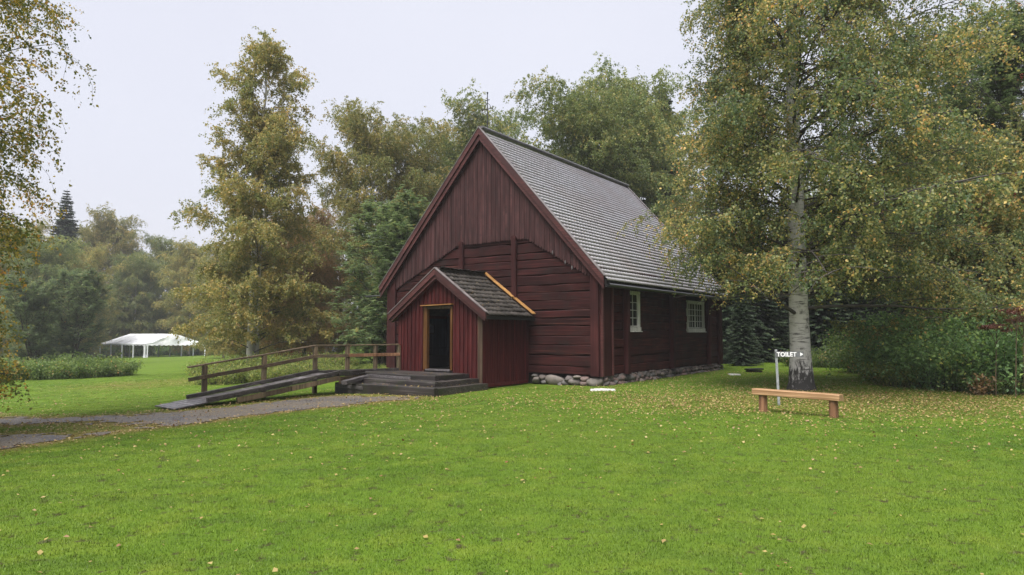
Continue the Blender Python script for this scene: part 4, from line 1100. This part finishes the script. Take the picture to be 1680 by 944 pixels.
plant('rowan_tree', row_g, PX(118, 66), 66, .5, 1.10, label='rounded blue green rowan left of the white tent', group='green rowans')
plant('rowan_tree', row_g, PX(62, 62), 62, 2.6, .95, label='rounded green rowan beside the red cottage', group='green rowans')
plant('rowan_tree', row_g, PX(290, 120), 120, 3.6, .75, label='small blue green tree right behind the white tent', group='green rowans')

# spruce
def make_spruce(H, Rm, cb=.02, wh=.38, nb=8):
    tp = np.array([(0, 0, -.2), (0, 0, H*.5), (0, 0, H)]); LPs, LDs, SZ, NNs = [], [], [], []; limbs = []
    h = cb * H + .2
    while h < H - .15:
        r_ = Rm * (1 - h / H) ** .85 + .12; az0 = rng.uniform(0, 6.28)
        for b_ in range(nb):
            az = az0 + b_ / nb * 6.28 + rng.uniform(-.25, .25); rr = r_ * rng.uniform(.7, 1.08)
            P = smooth_path((0, 0, h), (math.cos(az), math.sin(az), -.12 - .25 * (1 - h/H)), rr, 5, wob=.06, lift=.05)
            limbs.append((P, np.linspace(.02, .005, 5)))
            n_ = max(5, int(rr / .055))
            for sg in (-1, 1, 0):
                t = rng.uniform(.12, 1, n_); p = along(P, t); ax = (P[-1] - P[0]) / rr; sd_ = np.cross(ax, [0, 0, 1.])
                ln = (.42 * (1.08 - t) * min(1, rr) + .10) * rng.uniform(.7, 1.2, n_)
                dd = ax[None] * rng.uniform(.4, .9, (n_, 1)) + sd_[None] * sg * rng.uniform(.5, 1, (n_, 1)) + np.array([0, 0, -.28]) + rng.normal(0, .12, (n_, 3))
                LPs.append(p); LDs.append(dd); SZ.append(ln); NNs.append(rng.normal(0, .45, (n_, 3)) + np.array([0, 0, 1]))
        h += wh * rng.uniform(.7, 1.2) * (.55 + .6 * (1 - h / H))
    LP = np.concatenate(LPs); D = np.concatenate(LDs); S = np.concatenate(SZ); NN = np.concatenate(NNs)
    V, Q = leaf_arrays(LP, D, NN, S, .42, .03)
    d = {'crown': mesh_np('crown', V, Q, M['needle'], attr=rng.uniform(0, 1, len(Q)))}
    V, Q = tube_arrays([(tp, np.array([H*.016, H*.009, .01]))], 8); d['trunk'] = mesh_np('trunk', V, Q, M['brown_bark'], smooth=True)
    V, Q = tube_arrays(limbs, 3); d['limbs'] = mesh_np('limbs', V, Q, M['limb'])
    return d
spr = make_spruce(13, 3.0, wh=.30, nb=9)
SPR = [(1195, 37, .72, 'spruce with low sweeping branches beside the church rear corner'), (1240, 38.5, .80, 'dark spruce second right of the church rear corner'),
       (1290, 40, .78, 'dark spruce right behind the large birch trunk'), (1345, 38, .74, 'dark spruce just right of the large birch trunk'), (1400, 39, .80, 'dark spruce behind the pale shrubs right of the bench'),
       (1455, 37, .78, 'dark spruce above the corner where thicket meets lawn'), (1505, 36, .8, 'dark spruce behind the left end of the thicket'), (1560, 34, .85, 'dark spruce deep behind the thicket'),
       (1092, 52, 1.62, 'tall spruce tip rising between roof and large birch'), (102, 104, 2.0, 'tall dark spruce at the left beyond the rowans'), (231, 150, 1.55, 'distant spruce tip between the far birches'),
       (60, 112, 1.3, 'dark spruce behind the red cottage'), (1640, 33, .95, 'dark spruce behind the right edge rowan'), (1320, 46, .85, 'spruce standing behind the spruce row, left of centre'), (1430, 47, .9, 'spruce standing behind the spruce row, to the right'), (1215, 34, .35, 'young spruce at the lawn edge beside the church'), (1168, 41, .8, 'dark spruce hidden behind the church rear wall')]
for i, (px, dp, sc, lab) in enumerate(SPR):
    plant('spruce_tree', spr, PX(px, dp), dp, i * 1.7, sc, label=lab, group='spruces around the lawn')

# shrubs
def make_shrub(Rx, H, n_stem, n_leaf, lsz, leaf_m, wid=.6, upright=.6):
    stems = []; LP = []; LT = []
    for s in range(n_stem):
        a0 = rng.uniform(0, 6.28); r0 = math.sqrt(rng.uniform()) * Rx * .75
        P = smooth_path((r0*math.cos(a0), r0*math.sin(a0), -.05), (math.cos(a0)*(1-upright), math.sin(a0)*(1-upright), 1), H*rng.uniform(.55, 1.05), 7, droop=.35, wob=.2)
        stems.append((P, np.linspace(.011, .003, 7)))
        t = rng.uniform(.05, 1, n_leaf) ** .8
        LP.append(along(P, t) + rng.normal(0, .11 * H ** .5, (n_leaf, 3))); LT.append(np.full(n_leaf, rng.normal(0, 1)))
    LP = np.concatenate(LP); LT = np.concatenate(LT); LP[:, 2] = np.maximum(LP[:, 2], .03); N = len(LP)
    V, Q = leaf_arrays(LP, rng.normal(0, .7, (N, 3)) + np.array([0, 0, -.1]), rng.normal(0, .6, (N, 3)) + np.array([0, 0, .9]), lsz * rng.uniform(.6, 1.3, N), wid)
    V2, Q2 = tube_arrays(stems, 3)
    return {'crown': mesh_np('crown', V, Q, M[leaf_m], attr=np.clip(.42 + .14*LT + rng.normal(0, .2, N), 0, 1)), 'limbs': mesh_np('limbs', V2, Q2, M['limb'])}
shr = make_shrub(1.5, 2.3, 95, 95, .105, 'leaf_dark')
low = make_shrub(1.4, 1.15, 90, 70, .10, 'leaf_bush')
weed = make_shrub(1.3, .85, 160, 24, .11, 'leaf_weed', wid=.3, upright=.85)
def shrub(name, d, x, y, sc, rr, label, group, leaf=None, sz=None):
    return plant(name, d, x, y, rr, sc, label=label, cat='shrub', group=group, leaf=leaf, sz=sz)
TH_ = [(13.1, 20.6, 1.15, 'dark leafy shrub at the left front end of the right hand thicket', 'leaf_dark'), (14.4, 19.3, 1.25, 'dark leafy shrub behind the fallen branch', 'leaf_dark'), (15.6, 18.6, 1.3, 'dark shrub at the right picture edge behind the withered umbels', 'leaf_dark'),
       (14.8, 21.6, 1.5, 'tall dark shrub in the middle of the right hand thicket', 'leaf_dark'), (16.4, 20.6, 1.6, 'tall dark shrub in the rear right of the thicket', 'leaf_dark'), (13.6, 23.2, 1.35, 'dark shrub behind the left front of the thicket', 'leaf_dark'),
       (15.3, 24.5, 1.5, 'dark shrub at the rear of the right hand thicket', 'leaf_dark'), (17.6, 23.2, 1.8, 'large dark shrub at the right edge behind the thicket', 'leaf_dark'), (14.9, 28.0, 1.1, 'green shrub where the lawn narrows beside the thicket', 'leaf_bush'), (16.6, 27.5, 1.4, 'shrub in shade behind the lawn corner', 'leaf_dark')]
for i, (x, y, sc, lab, lf) in enumerate(TH_):
    shrub('leafy_shrub', shr, x, y, sc * .85, i * 1.3, lab, 'shrubs of the right hand thicket', leaf=lf)
LO = [(12.35, 21.6, .75, 'low bright bramble at the thicket corner beside the lawn', 'leaf_weed'), (13.2, 22.9, .9, 'pale green bramble along the thicket left side', 'leaf_weed'), (13.9, 25.2, .95, 'green bramble further back along the thicket side', 'leaf_bush'), (13.2, 18.9, .55, 'low bramble in front of the thicket by the fallen branch', 'leaf_bush'), (15.0, 17.6, .6, 'low bramble at the right picture edge', 'leaf_bush'),
      (16.2, 32.5, 1.0, 'pale grey green shrub right of the bench at the lawn end', 'leaf_rowan'), (14.3, 33.2, .8, 'low green shrub at the lawn end behind the large birch', 'leaf_bush'), (17.6, 31.4, 1.0, 'green shrub at the far right lawn corner', 'leaf_bush')]
for i, (x, y, sc, lab, lf) in enumerate(LO):
    shrub('bramble_bush', low, x, y, sc, i * 2.1, lab, 'brambles at the lawn edge', leaf=lf)
HE = [(-27.6, 38.4, 1.05, 'bramble mound at the left end of the hedge before the tent'), (-25.6, 38.2, 1.1, 'second bramble mound from the left in the hedge before the tent'), (-23.8, 38.6, 1.05, 'third bramble mound from the left in the hedge before the tent'), (-23.0, 39.6, .9, 'dark bramble mound at the right end of the hedge before the tent'), (-29.6, 38.4, 1.1, 'bramble mound under the golden birch twigs'), (-25.0, 40.6, 1.2, 'bramble mound in the rear of the hedge before the tent'), (-27.8, 41, 1.2, 'bramble mound at the rear left of the hedge')]
for i, (x, y, sc, lab) in enumerate(HE):
    shrub('bramble_bush', low, x, y, sc * 1.05, i * 1.1, lab, 'bramble hedge before the tent', leaf='leaf_bush', sz=sc * 1.05)
WE = [(365, 28, .95), (395, 29, 1.0), (430, 28.5, 1.0), (465, 29, .9), (500, 30, 1.0), (535, 31, .9), (410, 37, 1.3), (455, 38, 1.3), (500, 39, 1.3), (550, 38, 1.2), (350, 37, 1.1), (590, 34, .8), (620, 33, .8)]
wl = ['leftmost weed clump behind the ramp handrail', 'second weed clump from the left behind the handrail', 'weed clump behind the second handrail post', 'weed clump right of the second handrail post', 'weed clump left of the third handrail post', 'weed clump right of the third handrail post', 'tall weeds at the foot of the tall birch', 'tall weeds right of the tall birch foot', 'tall weeds before the red shed', 'tall weeds left of the green rowan', 'tall weeds right of the tent', 'low weeds under the green rowan', 'low weeds beside the porch corner post']
for i, (px, dp, sc) in enumerate(WE):
    shrub('weed_clump', low if i in (2, 5, 11, 12) else weed, PX(px, dp), dp, sc * (.6 if i in (2, 5, 11, 12) else 1), i * 1.9, wl[i], 'weeds behind the ramp', leaf='leaf_weed')

ORD = ['first', 'second', 'third', 'fourth', 'fifth', 'sixth', 'seventh', 'eighth']
for i in range(8):
    px = 165 + i * 25; dp = 113 + (i % 3)
    shrub('undergrowth_bush', low, PX(px, dp), dp, 1.75 + .2 * (i % 2), i * 2.3, '%s dark undergrowth bush from the left behind the white tent' % ORD[i], 'undergrowth behind the tent', leaf='leaf_dark')

# ------------------------------------------------------------------ withered umbels and fallen branch at the right
def umbel(x, y, h, lab):
    o = empty('withered_umbel', (x, y, g(x, y)), rng.uniform(0, 6), label=lab, cat='plant', group='withered umbels by the thicket')
    st = [(smooth_path((0, 0, -.05), (.05, .03, 1), h * .75, 5, wob=.05), np.linspace(.018, .012, 5))]
    topp = st[0][0][-1]; LP = []
    for k in range(5):
        a_ = k * 1.26 + rng.uniform(-.3, .3); hp = topp + np.array([math.cos(a_)*.22, math.sin(a_)*.22, h*.22 + rng.uniform(-.08, .08)])
        st.append((np.array([topp, (topp + hp)/2 + np.array([0, 0, .03]), hp]), np.array([.01, .008, .006])))
        lp = hp + rng.normal(0, 1, (120, 3)) * np.array([.09, .09, .02])
        V, Q = leaf_arrays(lp, rng.normal(0, 1, lp.shape), rng.normal(0, .5, lp.shape) + np.array([0, 0, 1]), np.full(len(lp), .05), .8)
        link('flower_head', mesh_np('flower_head', V, Q, M['umbel'], attr=rng.uniform(0, 1, len(Q))), o, kind='stuff')
    V, Q = tube_arrays(st, 5); link('stalk', mesh_np('stalk', V, Q, M['rail_post']), o)
umbel(12.95, 17.7, 2.35, 'tallest withered rust red umbel at the right picture edge'); umbel(13.35, 17.9, 2.1, 'withered rust red umbel right of the tallest one'); umbel(12.8, 18.2, 1.9, 'lower withered umbel left behind the tallest one')
fb = empty('fallen_branch', (12.55, 18.4, g(12.5, 18.4)), 0, label='broken pale branch with dry brown leaves lying before the thicket', cat='branch')
V, Q = tube_arrays([(np.array([(-.2, -.1, .06), (.1, 0, .25), (.3, .05, .36), (1.1, .05, .37)]), np.array([.03, .03, .028, .018])), (np.array([(.1, 0, .25), (0, -.1, .45), (.1, -.15, .6)]), np.array([.02, .015, .01]))], 6)
link('limb', mesh_np('limb', V, Q, M['rail_post']), fb)
LP = np.concatenate([rng.normal(0, 1, (160, 3)) * np.array([.13, .12, .14]) + np.array([.05, 0, .28]), rng.normal(0, 1, (60, 3)) * np.array([.1, .1, .1]) + np.array([-.1, -.05, .12])]); LP[:, 2] = np.maximum(LP[:, 2], .02)
V, Q = leaf_arrays(LP, rng.normal(0, 1, LP.shape), rng.normal(0, 1, LP.shape), np.full(len(LP), .11), .5)
link('dry_leaves', mesh_np('dry_leaves', V, Q, M['dry'], attr=rng.uniform(0, 1, len(Q))), fb)

# ------------------------------------------------------------------ far wood beyond the tent and around (reads as one mass)
N = 60000
az = rng.uniform(-1.0, 1.05, 900); ds = rng.uniform(125, 175, 900)
hh = rng.uniform(9, 17, 900); hh[(az > -.75) & (az < -.42)] *= .75
ti = rng.integers(0, 900, N)
u_ = rng.uniform(0, 1, N) ** .8; rad = (1 - u_ * .8) * 3.2 * rng.uniform(.3, 1, N) ** .5; aa = rng.uniform(0, 6.28, N)
X = np.sin(az[ti]) * ds[ti] + rad * np.cos(aa); Y = np.cos(az[ti]) * ds[ti] + rad * np.sin(aa)
P = np.stack([X, Y, gz(X, Y) + hh[ti] * u_], 1)
V, Q = leaf_arrays(P, rng.normal(0, 1, (N, 3)), rng.normal(0, 1, (N, 3)), rng.uniform(.5, 1.0, N), .7)
link('far_wood', mesh_np('far_wood', V, Q, M['leaf_green'], attr=np.clip(.35 + .25 * (ti % 7) / 7 + rng.normal(0, .15, N), 0, 1)), kind='stuff', label='misty green woodland far behind the lawn', cat='wood')

# ------------------------------------------------------------------ fallen leaves
def scatter(n, fx, fy):
    return np.stack([fx(n), fy(n)], 1)
S = [np.stack([rng.normal(8.2, 4.0, 14000), rng.normal(16.8, 2.7, 14000)], 1),
     np.stack([rng.uniform(1.5, 15, 7000), rng.uniform(14, 29, 7000)], 1),
     np.stack([rng.uniform(-9, 12, 1000), rng.uniform(3.5, 15, 1000)], 1),
     np.stack([rng.uniform(-4, 10, 2600), rng.normal(17.0, 2.0, 2600)], 1),
     np.stack([rng.uniform(-22, -1, 3000), rng.uniform(10, 24, 3000)], 1)]
pp = np.stack([rng.uniform(-16, -2, 30000), rng.uniform(9, 20, 30000)], 1); pi0 = path_in(pp[:, 0], pp[:, 1]); S.append(pp[(np.abs(pi0 + .1) < .45)][:4200]); S.append(pp[pi0 > .2][:1300])
S.append(np.stack([rng.normal(-15.5, 3, 900), rng.normal(30, 3, 900)], 1))
S = np.concatenate(S)
cx_, cy_ = wc(S[:, 0], S[:, 1]); S = S[~(((cx_ > -9.3) & (cx_ < .3) & (cy_ > -.1)) | ((cx_ > -6.2) & (cx_ < -2.6) & (cy_ > -2.6)))]
S = S[(S[:, 1] > 3)]; N = len(S)
on_step = np.zeros(N); cx_, cy_ = wc(S[:, 0], S[:, 1])
for (yf, xr, xl, zb, zt) in TI: on_step = np.where((cx_ > xl) & (cx_ < xr) & (cy_ > yf) & (cy_ < PD), zt + .02, on_step)
keep = (on_step == 0) | (rng.uniform(0, 1, N) < .45); S = S[keep]; on_step = on_step[keep]; N = len(S)
z = np.where(on_step > 0, on_step, gz(S[:, 0], S[:, 1]) + np.where(path_in(S[:, 0], S[:, 1]) > -.1, .03, .040))
P = np.stack([S[:, 0], S[:, 1], z], 1)
rl = []
for _ in range(110):
    xx = random.uniform(PM + .1, P1 + .28); yy_ = random.uniform(PD - .1, -.2); X_, Y_ = cw(xx, yy_); rl.append((X_, Y_, ptop(xx) + .03))
for _ in range(90):
    xx = XM + (WD/2 + .2) * math.sqrt(random.uniform(.25, 1)); yy_ = random.uniform(1, LN); X_, Y_ = cw(xx, yy_); rl.append((X_, Y_, top(xx) - .015))
P = np.concatenate([P, np.array(rl)]); on_step = np.concatenate([on_step, np.ones(len(rl))]); N = len(P)
D = rng.normal(0, 1, (N, 3)); D[:, 2] *= .25; NN = rng.normal(0, .35, (N, 3)) + np.array([0, 0, 1])
P[:, 2] -= rng.uniform(0, .018, N) * (on_step == 0)
sz = rng.uniform(.026, .056, N); V, Q = leaf_arrays(P, D, NN, sz, .78, .1)
link('fallen_leaves', mesh_np('fallen_leaves', V, Q, M['leaf_fallen'], attr=rng.beta(.9, .95, N)), kind='stuff', label='yellow birch leaves fallen on grass and gravel', cat='leaves')

# ------------------------------------------------------------------ grass blades (tufts spread over the near lawn)
nb_ = 62
r_ = np.sqrt(rng.uniform(0, 1, nb_)) * .17; a_ = rng.uniform(0, 6.28, nb_); ht = rng.uniform(.009, .028, nb_); fa = rng.uniform(0, 6.28, nb_)
b0 = np.stack([r_*np.cos(a_), r_*np.sin(a_), np.full(nb_, -.006)], 1)
sd_ = np.stack([np.cos(fa), np.sin(fa), 0*fa], 1) * .0036
ln_ = np.stack([-np.sin(fa), np.cos(fa), 0*fa], 1) * (ht * rng.uniform(.2, .9, nb_))[:, None]
V = np.stack([b0 - sd_, b0 + sd_, b0 + ln_ + np.stack([0*ht, 0*ht, ht], 1)], 1).reshape(-1, 3)
gme = mesh_np('grass', V, np.arange(len(V)).reshape(-1, 3), M['blade'], k=3, attr=rng.uniform(0, 1, nb_))
grass = link('grass', gme, kind='stuff', label='short mown green grass of the lawn', cat='grass')
ng = bpy.data.node_groups.new('spread_grass', 'GeometryNodeTree')
ng.interface.new_socket('Geometry', in_out='INPUT', socket_type='NodeSocketGeometry'); ng.interface.new_socket('Geometry', in_out='OUTPUT', socket_type='NodeSocketGeometry')
gi = ng.nodes.new('NodeGroupInput'); go = ng.nodes.new('NodeGroupOutput')
oi = ng.nodes.new('GeometryNodeObjectInfo'); oi.inputs['Object'].default_value = lawn
dp = ng.nodes.new('GeometryNodeDistributePointsOnFaces'); dp.inputs['Seed'].default_value = 3
na_ = ng.nodes.new('GeometryNodeInputNamedAttribute'); na_.data_type = 'FLOAT'; na_.inputs['Name'].default_value = 'turf'
mu = ng.nodes.new('ShaderNodeMath'); mu.operation = 'MULTIPLY'; mu.inputs[1].default_value = 150.0
ip = ng.nodes.new('GeometryNodeInstanceOnPoints')
rvn = ng.nodes.new('FunctionNodeRandomValue'); rvn.data_type = 'FLOAT_VECTOR'; rvn.inputs[0].default_value = (-.05, -.05, 0); rvn.inputs[1].default_value = (.05, .05, 6.283)
rs = ng.nodes.new('FunctionNodeRandomValue'); rs.data_type = 'FLOAT_VECTOR'; rs.inputs[0].default_value = (.8, .8, .6); rs.inputs[1].default_value = (1.2, 1.2, 1.25); rs.inputs['Seed'].default_value = 5
L = ng.links.new
L(oi.outputs['Geometry'], dp.inputs['Mesh']); L(na_.outputs['Attribute'], mu.inputs[0]); L(mu.outputs[0], dp.inputs['Density'])
L(dp.outputs['Points'], ip.inputs['Points']); L(gi.outputs[0], ip.inputs['Instance']); L(rvn.outputs[0], ip.inputs['Rotation']); L(rs.outputs[0], ip.inputs['Scale'])
L(ip.outputs[0], go.inputs[0])
md = grass.modifiers.new('spread', 'NODES'); md.node_group = ng

# ------------------------------------------------------------------ air
hz = mesh('haze', [(x, y, z) for x in (-530, 530) for y in (-90, 560) for z in (-6, 34)],
          [(0, 1, 3, 2), (4, 6, 7, 5), (0, 4, 5, 1), (2, 3, 7, 6), (0, 2, 6, 4), (1, 5, 7, 3)])
m = bpy.data.materials.new('haze_air'); m.use_nodes = True; n = m.node_tree.nodes; l = m.node_tree.links; n.clear()
om = n.new('ShaderNodeOutputMaterial'); pv = n.new('ShaderNodeVolumePrincipled'); pv.inputs['Color'].default_value = (.92, .94, .97, 1); pv.inputs['Density'].default_value = .0006
l.new(pv.outputs[0], om.inputs['Volume']); hz.materials.append(m)
link('haze', hz, kind='stuff', label='thin damp haze hanging over the whole grounds', cat='haze')
print('tris', sum(sum(len(p.vertices) - 2 for p in me.polygons) if len(me.polygons) < 5000 else len(me.loops) - 2 * len(me.polygons) for me in bpy.data.meshes))
